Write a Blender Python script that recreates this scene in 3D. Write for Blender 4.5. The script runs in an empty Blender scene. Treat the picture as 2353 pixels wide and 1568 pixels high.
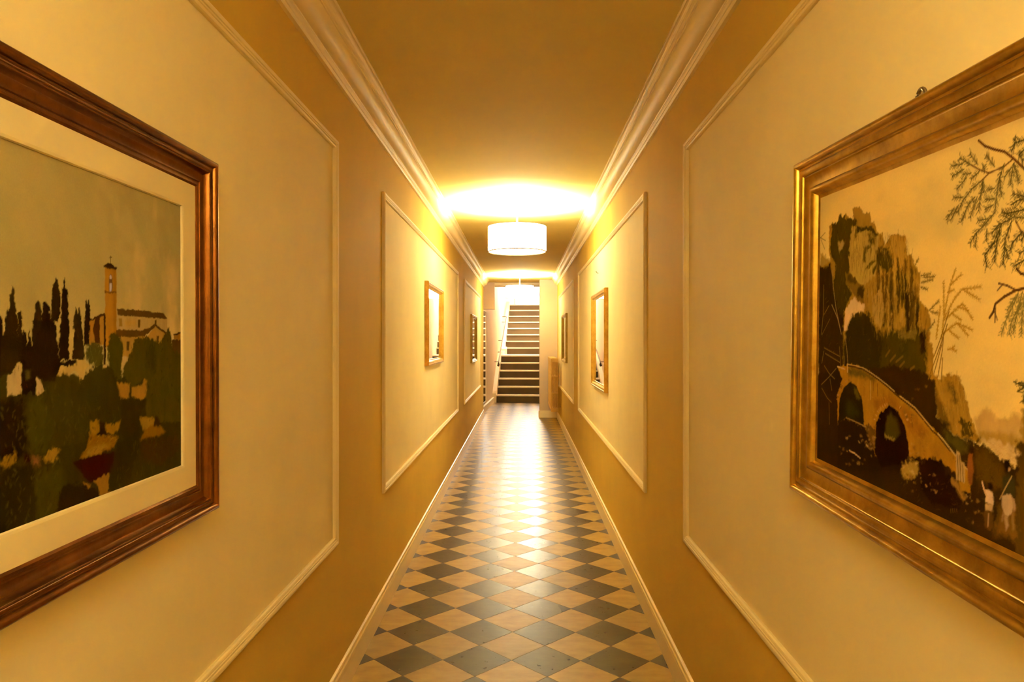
import bpy, bmesh, math
import numpy as np
from mathutils import Vector, Matrix

SHADE_E, DIFF_E, BULB_W, SKY_E, EXPO = 10.5, 8.0, 5600.0, 24.0, 0.70
C = bpy.context.scene.collection
sc = bpy.context.scene

# ------------------------------------------------------------------ helpers
def srgb(r, g, b):
    f = lambda c: (c/12.92 if c <= .04045 else ((c+.055)/1.055)**2.4)
    return (f(r/255), f(g/255), f(b/255), 1)

def props(o, label=None, cat=None, group=None, kind=None):
    if label: o['label'] = label
    if cat: o['category'] = cat
    if group: o['group'] = group
    if kind: o['kind'] = kind
    return o

def obj(name, bm, mat, parent=None, smooth=False):
    """link a bmesh as ONE mesh object"""
    me = bpy.data.meshes.new(name)
    bmesh.ops.recalc_face_normals(bm, faces=bm.faces[:])
    bm.to_mesh(me); bm.free()
    for m in (mat if isinstance(mat, (list, tuple)) else [mat]):
        me.materials.append(m)
    if smooth:
        for p in me.polygons: p.use_smooth = True
        try: me.set_sharp_from_angle(angle=math.radians(38))
        except Exception: pass
    o = bpy.data.objects.new(name, me); C.objects.link(o)
    if parent: o.parent = parent
    return o

def thing(name, label, cat, loc=(0, 0, 0), rot=(0, 0, 0), group=None):
    o = bpy.data.objects.new(name, None); C.objects.link(o)
    o.location = loc; o.rotation_euler = rot; o.empty_display_size = .1
    return props(o, label, cat, group)

def struct(name, bm, mat, label, cat, smooth=False):
    return props(obj(name, bm, mat, None, smooth), label, cat, None, 'structure')

def dup(root, loc, rot=None, label=None, group=None):
    r = root.copy(); C.objects.link(r); r.location = loc
    if rot: r.rotation_euler = rot
    if label: r['label'] = label
    if group: r['group'] = group
    for ch in list(root.children):
        c = ch.copy(); C.objects.link(c); c.parent = r
        for g in ch.children:
            d = g.copy(); C.objects.link(d); d.parent = c
    return r

def box(bm, x0, x1, y0, y1, z0, z1, bev=0):
    vs = [bm.verts.new((x, y, z)) for x in (x0, x1) for y in (y0, y1) for z in (z0, z1)]
    fs = [bm.faces.new([vs[i] for i in q]) for q in ((0,1,3,2),(4,6,7,5),(0,4,5,1),(2,3,7,6),(0,2,6,4),(1,5,7,3))]
    if bev:
        es = set(e for f in fs for e in f.edges)
        bmesh.ops.bevel(bm, geom=list(es), offset=bev, segments=2, affect='EDGES', profile=.6)

def boxbm(*a, **k):
    bm = bmesh.new(); box(bm, *a, **k); return bm

def prism(bm, pts, fn, a, b):
    """closed outline pts (2-D), placed by fn(p, t) at t=a and t=b"""
    A = [bm.verts.new(fn(p, a)) for p in pts]; B = [bm.verts.new(fn(p, b)) for p in pts]
    n = len(pts)
    for i in range(n): bm.faces.new((A[i], A[(i+1) % n], B[(i+1) % n], B[i]))
    bm.faces.new(A[::-1]); bm.faces.new(B)

def tube(bm, pts, r, seg=12, radii=None):
    pts = [Vector(p) for p in pts]; rings = []
    up = Vector((0, 0, 1))
    for i, p in enumerate(pts):
        d = (pts[min(i+1, len(pts)-1)] - pts[max(i-1, 0)]).normalized()
        u = up if abs(d.z) < .9 else Vector((1, 0, 0))
        a = d.cross(u).normalized(); b = d.cross(a).normalized()
        rr = radii[i] if radii else r
        rings.append([bm.verts.new(p + (a*math.cos(t) + b*math.sin(t))*rr) for t in [2*math.pi*k/seg for k in range(seg)]])
    for A, B in zip(rings, rings[1:]):
        for k in range(seg): bm.faces.new((A[k], A[(k+1) % seg], B[(k+1) % seg], B[k]))
    bm.faces.new(rings[0][::-1]); bm.faces.new(rings[-1])

def lathe(bm, prof, seg=64, cap=True):
    rings = []
    for r, z in prof:
        rings.append([bm.verts.new((r*math.cos(2*math.pi*k/seg), r*math.sin(2*math.pi*k/seg), z)) for k in range(seg)])
    for A, B in zip(rings, rings[1:]):
        for k in range(seg): bm.faces.new((A[k], A[(k+1) % seg], B[(k+1) % seg], B[k]))
    if cap:
        bm.faces.new(rings[0][::-1]); bm.faces.new(rings[-1])

def frame_bm(x0, x1, z0, z1, prof):
    """mitred frame in the local x-z plane, front towards -y; prof = (inset from the outer edge, height off the wall)"""
    bm = bmesh.new(); loops = []
    for i, h in prof:
        loops.append([bm.verts.new(c) for c in ((x0+i, -h, z0+i), (x1-i, -h, z0+i), (x1-i, -h, z1-i), (x0+i, -h, z1-i))])
    for A, B in zip(loops, loops[1:]):
        for k in range(4): bm.faces.new((A[k], A[(k+1) % 4], B[(k+1) % 4], B[k]))
    A, B = loops[-1], loops[0]
    for k in range(4): bm.faces.new((A[k], A[(k+1) % 4], B[(k+1) % 4], B[k]))
    return bm

def bulge(a, b, n, s):
    """n points from a to b on an arc bulging by s to the left of a->b"""
    a = Vector(a); b = Vector(b); d = b - a; nn = Vector((-d.y, d.x))
    return [tuple(a + d*t + nn*(s*4*t*(1-t))) for t in [i/n for i in range(n+1)]]

# ------------------------------------------------------------------ materials
class NT:
    def __init__(s, name):
        s.m = bpy.data.materials.new(name); s.m.use_nodes = True
        s.t = s.m.node_tree; s.b = s.t.nodes['Principled BSDF']; s.out = s.t.nodes['Material Output']
    def n(s, typ, **kw):
        x = s.t.nodes.new(typ)
        for k, v in kw.items():
            if k in x.inputs: x.inputs[k].default_value = v
            else: setattr(x, k, v)
        return x
    def l(s, a, b): s.t.links.new(a, b)
    def math(s, op, a, b=None, c=None):
        x = s.t.nodes.new('ShaderNodeMath'); x.operation = op
        for i, v in enumerate((a, b, c)):
            if v is None: continue
            if isinstance(v, (int, float)): x.inputs[i].default_value = v
            else: s.l(v, x.inputs[i])
        return x.outputs[0]
    def mix(s, f, a, b, typ='MIX'):
        x = s.t.nodes.new('ShaderNodeMix'); x.data_type = 'RGBA'; x.blend_type = typ
        for i, v in ((0, f), (6, a), (7, b)):
            if isinstance(v, (int, float)): x.inputs[i].default_value = v
            elif isinstance(v, tuple): x.inputs[i].default_value = v
            else: s.l(v, x.inputs[i])
        return x.outputs[2]
    def noise(s, scale, detail=4, rough=.55, vec=None, stretch=None):
        tc = s.n('ShaderNodeTexCoord'); v = vec or tc.outputs['Object']
        if stretch:
            mp = s.n('ShaderNodeMapping'); mp.inputs['Scale'].default_value = stretch; s.l(v, mp.inputs[0]); v = mp.outputs[0]
        x = s.n('ShaderNodeTexNoise'); x.inputs['Scale'].default_value = scale; x.inputs['Detail'].default_value = detail; x.inputs['Roughness'].default_value = rough
        s.l(v, x.inputs['Vector']); return x.outputs['Fac']
    def ramp(s, f, *stops):
        x = s.n('ShaderNodeValToRGB'); e = x.color_ramp.elements
        while len(e) < len(stops): e.new(.5)
        for k, (p, c) in zip(e, stops): k.position = p; k.color = c
        s.l(f, x.inputs[0]); return x.outputs[0]
    def bump(s, h, strength, dist=.01):
        x = s.n('ShaderNodeBump'); x.inputs['Strength'].default_value = strength; x.inputs['Distance'].default_value = dist
        s.l(h, x.inputs['Height']); s.l(x.outputs[0], s.b.inputs['Normal'])
    def set(s, **kw):
        for k, v in kw.items(): s.b.inputs[k.replace('_', ' ')].default_value = v

def scaled(c, k): return (c[0]*k, c[1]*k, c[2]*k, 1)

def plaster(name, col, var=.05, rough=.75, bscale=90, bstr=.06, spec=.3):
    t = NT(name)
    f = t.noise(2.3, 5, .6)
    t.l(t.ramp(f, (.3, scaled(col, 1-var)), (.7, scaled(col, 1+var))), t.b.inputs['Base Color'])
    t.bump(t.noise(bscale, 6, .65), bstr, .01)
    t.set(Roughness=rough); t.b.inputs['Specular IOR Level'].default_value = spec
    return t.m

FIELD = (.66, .46, .095); PANEL = (.875, .755, .48); CREAM = (.87, .735, .43); CEIL = (.75, .62, .235); HALL = (.66, .53, .37)
M_field = plaster('ochre wall paint', FIELD)
M_panel = plaster('cream panel paint', PANEL)
M_trim = plaster('cream trim paint', CREAM, .03, .5, 60, .02, .4)
M_ceil = plaster('ceiling paint', CEIL, .03, .8)
M_hall = plaster('pale plaster', HALL, .04, .7)
M_pier = plaster('pier paint', (.62, .51, .46), .03, .7)
M_base = plaster('skirting gloss paint', (.82, .66, .34), .03, .32, 40, .02, .5)
M_white = plaster('white paint', (.82, .74, .60), .03, .45, 50, .02, .5)

def floor_material():
    t = NT('diagonal checker tiles')
    tc = t.n('ShaderNodeTexCoord'); sp = t.n('ShaderNodeSeparateXYZ'); t.l(tc.outputs['Object'], sp.inputs[0])
    u = t.math('DIVIDE', t.math('SUBTRACT', sp.outputs[0], .099), .2866)
    v = t.math('DIVIDE', t.math('SUBTRACT', sp.outputs[1], 2.972), .2880)
    a = t.math('ADD', t.math('ADD', u, v), 500.5); b = t.math('ADD', t.math('SUBTRACT', u, v), 500.5)
    ia = t.math('FLOOR', a); ib = t.math('FLOOR', b)
    par = t.math('MODULO', t.math('ADD', ia, ib), 2)           # 0 even -> dark (500+500)
    fa = t.math('FRACT', a); fb = t.math('FRACT', b)
    ea = t.math('MINIMUM', fa, t.math('SUBTRACT', 1, fa)); eb = t.math('MINIMUM', fb, t.math('SUBTRACT', 1, fb))
    e = t.math('MINIMUM', ea, eb)
    mr = t.n('ShaderNodeMapRange'); mr.inputs['From Min'].default_value = .004; mr.inputs['From Max'].default_value = .012
    t.l(e, mr.inputs[0]); tile = mr.outputs[0]                    # 1 on the tile, 0 in the joint
    cv = t.n('ShaderNodeCombineXYZ'); t.l(ia, cv.inputs[0]); t.l(ib, cv.inputs[1])
    wn = t.n('ShaderNodeTexWhiteNoise'); wn.noise_dimensions = '3D'; t.l(cv.outputs[0], wn.inputs['Vector'])
    # offset the pattern of every tile
    vo = t.n('ShaderNodeVectorMath'); vo.operation = 'MULTIPLY_ADD'; t.l(wn.outputs['Color'], vo.inputs[0]); vo.inputs[1].default_value = (9, 9, 9); t.l(tc.outputs['Object'], vo.inputs[2])
    vv = vo.outputs[0]
    n1 = t.noise(9, 6, .6, vv, (1, 2.2, 1)); n2 = t.noise(30, 5, .6, vv)
    dark = t.ramp(n1, (.3, (.026, .015, .005, 1)), (.7, (.050, .031, .012, 1)))
    light = t.ramp(n1, (.25, (.30, .19, .042, 1)), (.5, (.385, .25, .055, 1)), (.75, (.44, .30, .08, 1)))
    light = t.mix(t.math('MULTIPLY', t.ramp(n2, (.62, (0, 0, 0, 1)), (.75, (1, 1, 1, 1))), .35), light, (.36, .22, .09, 1))
    tv = t.math('ADD', t.math('MULTIPLY', wn.outputs['Value'], .22), .89)
    col = t.mix(par, dark, light)
    sc_ = t.n('ShaderNodeVectorMath'); sc_.operation = 'SCALE'; t.l(col, sc_.inputs[0]); t.l(tv, sc_.inputs['Scale'])
    t.l(t.mix(tile, (.10, .06, .028, 1), sc_.outputs[0]), t.b.inputs['Base Color'])
    r = t.math('ADD', t.math('MULTIPLY', par, .10), t.math('MULTIPLY', n2, .16))
    t.l(t.math('ADD', t.math('MULTIPLY', t.math('SUBTRACT', 1, tile), .4), t.math('ADD', r, .22)), t.b.inputs['Roughness'])
    h = t.math('ADD', t.math('MULTIPLY', tile, .5), t.math('ADD', t.math('MULTIPLY', n1, .28), t.math('MULTIPLY', n2, .08)))
    t.bump(h, .16, .01)
    t.b.inputs['Specular IOR Level'].default_value = .5
    return t.m
M_floor = floor_material()

def gilt(name, dark, light, metal, rough, wear=.5):
    t = NT(name)
    f = t.noise(14, 6, .65); g = t.noise(90, 4, .6)
    c = t.ramp(f, (.32, dark), (.66, light))
    c = t.mix(t.math('MULTIPLY', t.ramp(g, (.6, (0, 0, 0, 1)), (.72, (1, 1, 1, 1))), wear), c, scaled(dark, .5))
    t.l(c, t.b.inputs['Base Color']); t.set(Metallic=metal, Roughness=rough)
    t.bump(g, .12, .003)
    return t.m
M_bronze = gilt('brown gilt wood', (.14, .046, .007, 1), (.26, .098, .016, 1), .9, .30, .25)
M_gold = gilt('worn gold leaf', (.38, .22, .028, 1), (.68, .44, .075, 1), .92, .30, .3)
M_goldwood = gilt('golden wood', (.45, .25, .03, 1), (.72, .44, .08, 1), .35, .30, .15)
M_olive = gilt('dull gold', (.34, .22, .03, 1), (.50, .34, .06, 1), .5, .38, .2)
def plain(name, col, rough, metal=0, spec=.5, nv=.06):
    t = NT(name); f = t.noise(25, 4)
    t.l(t.ramp(f, (.3, scaled(col, 1-nv)), (.7, scaled(col, 1+nv))), t.b.inputs['Base Color'])
    t.set(Roughness=rough, Metallic=metal); t.b.inputs['Specular IOR Level'].default_value = spec
    return t.m
M_mirror = plain('mirror glass', (.86, .84, .80), .015, 1, .5, .01)
M_iron = plain('dark iron', (.10, .065, .04), .45, .8)
M_steel = plain('worn steel ring', (.25, .20, .13), .3, .9)
M_rad = plain('cream radiator enamel', (.66, .45, .18), .4, 0, .5)
M_mat = plaster('linen mat', (.78, .66, .42), .05, .85, 300, .05)
M_riser = plaster("brown stone riser", (.095, .062, .028), .15, .6, 40, .08, .3)
M_tread = plaster('pale stone tread', (.72, .62, .48), .05, .4, 40, .03, .5)
M_duct = plaster('pinkish box paint', (.62, .46, .36), .03, .5, 50, .02)

def canvas_material(name, rough):
    t = NT(name)
    a = t.n('ShaderNodeVertexColor'); a.layer_name = 'paint'
    d = t.n('ShaderNodeBsdfDiffuse'); d.inputs['Roughness'].default_value = rough      # old unvarnished oil paint, no sheen
    t.l(a.outputs['Color'], d.inputs['Color'])
    b = t.n('ShaderNodeBump'); b.inputs['Strength'].default_value = .12; b.inputs['Distance'].default_value = .002
    t.l(t.noise(420, 3, .5), b.inputs['Height']); t.l(b.outputs[0], d.inputs['Normal'])
    t.l(d.outputs[0], t.out.inputs['Surface'])
    return t.m
M_canvasL = canvas_material('church oil paint', .6); M_canvasR = canvas_material('landscape oil paint', .5)

def lamp_material(name, col, strength):
    t = NT(name)
    t.set(Base_Color=(.9, .85, .75, 1), Roughness=.9)
    f = t.noise(260, 2, .5, None, (1, 1, 3))
    t.l(t.ramp(f, (.3, scaled(col, .97)), (.7, scaled(col, 1.03))), t.b.inputs['Emission Color'])
    t.b.inputs['Emission Strength'].default_value = strength
    return t.m
LAMP = (1.0, .925, .52)
M_shade = lamp_material('lit fabric shade', (1.0, .93, .66), SHADE_E)
M_diff = lamp_material('lit diffuser', (1.0, .92, .62), DIFF_E)
M_seam = plain('shade hem', (.30, .19, .08), .8)
M_bulb = lamp_material('bulb glass', LAMP, BULB_W)

# ------------------------------------------------------------------ room: sizes in metres, corridor runs along +Y
XL, XR, ZC = -.684, .609, 2.393
YB, YLE, YRE = -3.42, 12.60, 13.10
PZ0, PZ1 = .584, 2.058                     # wall panels, outer edge of their moulding
PAN_L = [(-1.46, 2.603), (3.476, 7.536), (8.375, 11.64)]
PAN_R = [(-1.50, 2.653), (3.505, 7.648), (8.437, 11.70)]
TH = .15

def wall_with_panels(name, x, sgn, y0, y1, pans, label):
    bm = bmesh.new()
    ys = [y0] + [c for p in pans for c in (p[0]+.016, p[1]-.016)] + [y1]; zs = [0, PZ0+.016, PZ1-.016, ZC+.1]
    g = [[bm.verts.new((x, y, z)) for z in zs] for y in ys]
    for i in range(len(ys)-1):
        for j in range(3):
            f = bm.faces.new((g[i][j], g[i+1][j], g[i+1][j+1], g[i][j+1]))
            f.material_index = 1 if (j == 1 and i % 2 == 1) else 0
    xb = x + sgn*TH
    b = [bm.verts.new(c) for c in ((xb, y0, 0), (xb, y1, 0), (xb, y1, zs[3]), (xb, y0, zs[3]))]
    bm.faces.new(b)
    bm.faces.new([g[0][j] for j in range(4)] + [b[3], b[0]]); bm.faces.new([g[-1][j] for j in range(4)] + [b[2], b[1]])
    bm.faces.new([g[i][0] for i in range(len(ys))] + [b[1], b[0]]); bm.faces.new([g[i][3] for i in range(len(ys))] + [b[2], b[3]])
    return struct(name, bm, [M_field, M_panel], label, 'wall')
wall_with_panels('wall_left', XL, -1, YB, YLE, PAN_L, 'ochre corridor wall with cream panels on the left')
wall_with_panels('wall_right', XR, 1, YB, YRE, PAN_R, 'ochre corridor wall with cream panels on the right')
struct('floor', boxbm(-1.3, 1.3, YB-.2, 15.7, -.12, 0), M_floor, 'diagonal checkered floor of dark slate and tan tiles', 'floor')
struct('ceiling', boxbm(XL-TH, XR+TH, YB-.15, 12.96, ZC, ZC+.12), M_ceil, 'plain ochre ceiling of the long corridor', 'ceiling')
struct('wall_back', boxbm(XL-TH, XR+TH, YB-.15, YB, 0, ZC+.1), M_field, 'plain end wall behind the viewer', 'wall')

def along_y(bm, prof, x, sgn, y0, y1):
    prism(bm, prof, lambda p, t: (x - sgn*p[0], t, p[1]), y0, y1)
crown = [(0, .117), (.012, .116), (.017, .108), (.0165, .101), (.021, .097), (.0235, .092), (.0235, .0885)] + \
        bulge((.026, .086), (.071, .034), 14, .20) + [(.075, .033), (.0755, .028), (.080, .026), (.083, .0205), (.084, .016)] + \
        bulge((.085, .015), (.099, .008), 4, -.2) + [(.103, .006), (.103, -.01), (0, -.01)]
crown = [(p, ZC - q) for p, q in crown]
bprof = [(0, 0), (.0155, 0), (.0155, .086)] + bulge((.0145, .090), (.0105, .101), 3, -.2) + [(.0095, .104), (.0105, .107)] + bulge((.0105, .109), (.004, .118), 3, -.25) + [(0, .119)]
for i, (x, s, nm, ye) in enumerate(((XL, -1, 'left', YLE), (XR, 1, 'right', 12.40))):
    bm = bmesh.new(); along_y(bm, crown, x, s*-1*-1, YB, 12.40 if s > 0 else YLE)
    struct('trim_%d' % (i+1), bm, M_trim, 'cream crown moulding along the top of the %s wall' % nm, 'crown moulding')
    bm = bmesh.new(); along_y(bm, bprof, x, s, YB, ye)
    struct('baseboard_' + nm, bm, M_base, 'cream skirting board along the %s wall' % nm, 'baseboard')
mprof = [(0, 0), (0, .010)] + bulge((.001, .0125), (.015, .0155), 4, .18) + [(.0165, .0125), (.018, .0125), (.019, .0145), (.0225, .0145), (.0235, .0115), (.025, .0115), (.026, .0125), (.030, .0105), (.032, .006), (.032, 0)]
ORD = ['nearest', 'middle', 'farthest']
k = 3
for side, x, rz, pans in (('left', XL, math.pi/2, PAN_L), ('right', XR, -math.pi/2, PAN_R)):
    for n, (a, b) in enumerate(pans):
        bm = frame_bm(-(b-a)/2, (b-a)/2, PZ0, PZ1, mprof)
        o = struct('trim_%d' % k, bm, M_trim, 'cream panel moulding rectangle on the %s wall, the %s one' % (side, ORD[n]), 'panel moulding')
        o.location = (x, (a+b)/2, 0); o.rotation_euler = (0, 0, rz); k += 1

# pier, header and the stair hall beyond
struct('wall_pier', boxbm(.302, XR+.002, 12.40, 12.66, 0, ZC), M_pier, 'pale pier standing out from the right wall before the stairs', 'wall')
pb = [(p, z) for p, z in bprof]
bm = bmesh.new(); prism(bm, pb, lambda p, t: (t, 12.40 - p[0], p[1]), .287, XR-.016)
prism(bm, pb, lambda p, t: (.302 - p[0], t, p[1]), 12.385, 12.66)
struct('baseboard_pier', bm, M_white, 'pale skirting board around the foot of the pier', 'baseboard', True)
bm = boxbm(-.85, XR+TH, 12.96, 13.12, 2.317, 4.9)
struct('wall_header', bm, M_hall, 'lintel wall above the opening to the stairs', 'wall')
bm = boxbm(-.50, .62, 12.935, 12.96, 2.352, 2.375)
struct('trim_%d' % k, bm, M_white, 'thin pale fillet along the lintel above the stair opening', 'moulding'); k += 1

SX, SY, SA = -.554, 15.41, -.0455           # foot of the stairs, left corner; the stair hall is turned slightly
def hall(o):
    o.location = (SX, SY, 0); o.rotation_euler = (0, 0, SA); return o
hall(struct('wall_stair_left', boxbm(-.235, -.085, -3.1, 8.2, 0, 4.9), M_hall, 'pale plaster wall left of the staircase', 'wall'))
hall(struct('wall_stair_right', boxbm(1.25, 1.40, -2.9, 8.2, 0, 4.9), M_hall, 'pale plaster wall right of the staircase', 'wall'))
bm = bmesh.new()
WX0, WX1, WZ0, WZ1 = -.04, 1.22, 2.43, 4.55
box(bm, -.2, 1.4, 8.0, 8.2, 0, WZ0); box(bm, -.2, 1.4, 8.0, 8.2, WZ1, 4.9); box(bm, -.2, WX0, 8.0, 8.2, WZ0, WZ1); box(bm, WX1, 1.4, 8.0, 8.2, WZ0, WZ1)
hall(struct('wall_stair_end', bm, M_hall, 'end wall with a bright window at the top of the stairs', 'wall'))
hall(struct('ceiling_stair', boxbm(-.3, 1.5, -3.1, 8.2, 4.9, 5.0), M_hall, 'high ceiling over the staircase', 'ceiling'))
hall(struct('floor_upper', boxbm(-.085, 1.25, 4.63, 8.0, 2.2, 2.353), M_tread, 'upper floor at the head of the stairs', 'floor'))
hall(struct('baseboard_stair', boxbm(-.085, -.045, -2.75, -.032, 0, .118, bev=.004), M_white, 'pale skirting board leading to the foot of the stairs', 'baseboard'))
# window at the head of the stairs
win = props(bpy.data.objects.new('window_1', None), 'bright daylight window at the head of the stairs', 'window', None, 'structure'); C.objects.link(win)
win.location = (SX, SY, 0); win.rotation_euler = (0, 0, SA)
bm = bmesh.new()
for a in ((WX0, WX0+.04, WZ0, WZ1), (WX1-.04, WX1, WZ0, WZ1), (WX0, WX1, WZ0, WZ0+.04), (WX0, WX1, WZ1-.04, WZ1)):
    box(bm, a[0], a[1], 8.06, 8.12, a[2], a[3])
obj('window_frame', bm, M_white, win)
def glass():
    t = NT('clear window pane'); nt = t.t
    tr = t.n('ShaderNodeBsdfTransparent'); gl = t.n('ShaderNodeBsdfGlossy'); gl.inputs['Roughness'].default_value = .02
    mx = t.n('ShaderNodeMixShader'); mx.inputs[0].default_value = .05
    t.l(tr.outputs[0], mx.inputs[1]); t.l(gl.outputs[0], mx.inputs[2]); t.l(mx.outputs[0], t.out.inputs['Surface'])
    return t.m
obj('window_pane', boxbm(WX0+.03, WX1-.03, 8.085, 8.093, WZ0+.03, WZ1-.03), glass(), win)

# ------------------------------------------------------------------ staircase
st = thing('staircase', 'dark stone staircase with pale nosings rising at the end of the corridor', 'staircase', (SX, SY, 0), (0, 0, SA))
R1, R2, G, SW = .1655, .170, .28, 1.246
LY = 2.65; LZ = 6*R1
def step(y, z0, z1, depth, n):
    bm = bmesh.new(); box(bm, 0, SW, y, y+.03, z0, z1-.03); obj('riser', bm, M_riser, st)
    bm = bmesh.new(); box(bm, -.002, SW, y-.022, y+depth, z1-.03, z1, bev=.006); obj('landing' if n == 6 else 'tread', bm, M_tread, st)
for n in range(1, 7):
    step(G*(n-1), R1*(n-1), R1*n, G if n < 6 else LY - 5*G + .005, n)
for n in range(1, 9):
    step(LY + G*(n-1), LZ + R2*(n-1), LZ + R2*n, G if n < 8 else .05, n+10)
# solid core under the steps
bm = bmesh.new()
core = [(.03, 0)]
for n in range(1, 7): core += [(G*(n-1)+.03, R1*n-.03), (G*n+.03 if n < 6 else LY+.03, R1*n-.03)]
for n in range(1, 9): core += [(LY+G*(n-1)+.03, LZ+R2*n-.03), (LY+G*n+.03, LZ+R2*n-.03)]
core += [(LY+8*G+.03, 0)]
def dedupe(p):
    o = []
    for q in p:
        if not o or abs(q[0]-o[-1][0])+abs(q[1]-o[-1][1]) > 1e-6: o.append(q)
    return o
prism(bm, dedupe(core), lambda p, t: (t, p[0], p[1]), .003, SW-.003)
obj('stair_core', bm, M_riser, st)
# sloping plaster curb on the left
bm = bmesh.new()
up = .085
low = [(-.03, 0), (-.03, R1+up*.4), (.02, R1+up), (1.28, 5*R1+up+.13), (1.40, LZ+.06), (1.40, 0)]
prism(bm, low, lambda p, t: (t, p[0], p[1]), -.083, -.003)
obj('stringer', bm, M_white, st)
bm = bmesh.new()
upp = [(1.40, 0), (1.40, LZ+.09), (LY-.12, LZ+.09), (LY-.12, LZ+.16), (LY-.02, LZ+.19), (LY+.03, LZ+R2+.08), (LY+7*G, LZ+8*R2+.08), (LY+8*G, LZ+8*R2+.08), (LY+8*G, 0)]
prism(bm, upp, lambda p, t: (t, p[0], p[1]), -.083, -.003)
prism(bm, [(LY-.14, LZ+.005), (LY-.14, LZ+.13), (LY-.12, LZ+.17), (LY-.06, LZ+.19), (LY-.02, LZ+.17), (LY-.02, LZ+.005)], lambda p, t: (t, p[0], p[1]), -.083, .05)
obj('stringer', bm, M_white, st)

# handrail on the left wall
hr = thing('handrail', 'slim dark iron handrail sloping up the wall left of the stairs', 'handrail', (SX, SY, 0), (0, 0, SA))
A = Vector((.02, .34, .86)); B = Vector((.02, 2.83, 1.945))
bm = bmesh.new()
tube(bm, [A + Vector((-.012, -.012, -.085)), A + Vector((0, -.020, -.05)), A + Vector((0, -.012, -.012)), A, A.lerp(B, .5), B, B + Vector((-.03, .03, .004)), B + Vector((-.104, .035, .004))], .0125, 10, [.026, .027, .018, .0135, .0125, .0125, .0125, .0125])
obj('rail', bm, M_iron, hr, True)
for t_ in (.06, .5, .93):
    p = A.lerp(B, t_); bm = bmesh.new()
    tube(bm, [p + Vector((0, 0, -.012)), p + Vector((-.005, 0, -.05)), p + Vector((-.03, 0, -.06)), p + Vector((-.104, 0, -.06))], .008, 8)
    obj('rail_bracket', bm, M_iron, hr, True)

# box high on the left wall by the opening
bx = thing('wall_box', 'pale box mounted high on the left wall beside the stair opening', 'box', (-.61, 13.1, 1.906))
bm = bmesh.new(); box(bm, -.135, .1115, -.16, -.142, .001, .486, bev=.004); obj('front_panel', bm, M_duct, bx)
obj('casing', boxbm(-.135, .1105, -.1415, -.142+.18, 0, .486), M_duct, bx)

# tall mirror at the end of the left wall
wm = thing('wall_mirror', 'tall narrow mirror standing on the left wall under the pale box', 'mirror', (SX, SY, 0), (0, 0, SA))
obj('mirror_glass', boxbm(-.083, -.046, -2.86, -1.92, .20, 1.88), M_mirror, wm)
bm = bmesh.new()
for a in ((-2.87, -2.85, .19, 1.90), (-1.925, -1.905, .19, 1.90), (-2.87, -1.905, .18, .20), (-2.87, -1.905, 1.88, 1.90)):
    box(bm, -.083, -.040, a[0], a[1], a[2], a[3])
obj('mirror_frame', bm, M_white, wm)

# ------------------------------------------------------------------ pendant lamps
def pendant(loc, label, z1=2.2125, H=ZC, diffuser=None):
    t = thing('pendant_lamp', label, 'pendant lamp', loc, (0, 0, 0), 'drum pendant lamps along the ceiling')
    z0, z1, r = z1 - .1945 - H, z1 - H, .2255
    bm = bmesh.new(); lathe(bm, [(r, z0), (r, z1), (r-.004, z1), (r-.004, z0), (r, z0)], 96, False); obj('lamp_shade', bm, M_shade, t, True)
    bm = bmesh.new(); lathe(bm, [(r+.0015, z0-.001), (r+.0015, z0+.0055), (r-.005, z0+.0055), (r-.005, z0-.001), (r+.0015, z0-.001)], 96, False); obj('shade_rim', bm, M_seam, t, True)
    bm = bmesh.new(); lathe(bm, [(.001, z0+.006), (r-.006, z0+.006), (r-.006, z0+.010), (.001, z0+.010)], 96); obj('diffuser', bm, diffuser or M_diff, t, True)
    bm = bmesh.new(); lathe(bm, [(.0065, z1-.06), (.0065, -.03)], 16); obj('rod', bm, M_white, t, True)
    bm = bmesh.new(); lathe(bm, [(.012, -.05), (.035, -.034), (.05, -.012), (.052, -.0005)], 40); obj('ceiling_rose', bm, M_white, t, True)
    bm = bmesh.new(); lathe(bm, [(.005, z1-.178), (.022, z1-.170), (.032, z1-.142), (.024, z1-.108), (.014, z1-.088), (.014, z1-.055)], 24); obj('bulb', bm, M_bulb, t, True)
    return t
LAMPS = [(-.040, -.43, ZC), (-.040, 5.55, ZC), (-.040, 11.50, ZC)]
lab = ['white drum pendant lamp hanging behind the viewer', 'large white drum pendant lamp hanging nearest, between the two middle panels', 'smaller looking white drum pendant lamp farther off, before the stairs']
p0 = pendant(LAMPS[1], lab[1])
dup(p0, LAMPS[2], None, lab[2]); dup(p0, LAMPS[0], None, lab[0])
pendant((.12, 17.95, 4.9), 'unseen drum pendant lamp added high over the stair landing', 3.20, 4.9, lamp_material('bright diffuser', (1.0, .90, .66), 150))  # out of view, added to light the landing, upper steps and stair walls
# ------------------------------------------------------------------ radiator by the pier
rd = thing('radiator', 'cream cast-iron column radiator against the right wall beside the pier', 'radiator', (.5015, 11.04, .233))
def section():
    bm = bmesh.new(); H = .827; cols = [-.0465, -.0155, .0155, .0465]
    for x in cols:
        tube(bm, [(x, .03, .03), (x, .03, H-.03)], .0070, 10)
    for z, h in ((.0, .06), (H-.062, .062)):
        pts = []
        for cx, a0 in ((.044, -90), (.044, 0), (-.044, 90), (-.044, 180)):
            for q in range(5):
                a = math.radians(a0 + 90*q/4); pts.append((cx + .0135*math.cos(a), z + h/2 + (h/2-.0135)*(1 if a0 in (0, 90) else -1) + .0135*math.sin(a)))
        prism(bm, pts, lambda p, t: (p[0], t, p[1]), .008, .052)
    for z in (.287, .545): box(bm, -.05, .05, .018, .042, z-.012, z+.012, bev=.004)
    return bm
s0 = obj('radiator_section', section(), M_rad, rd, True)
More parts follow.
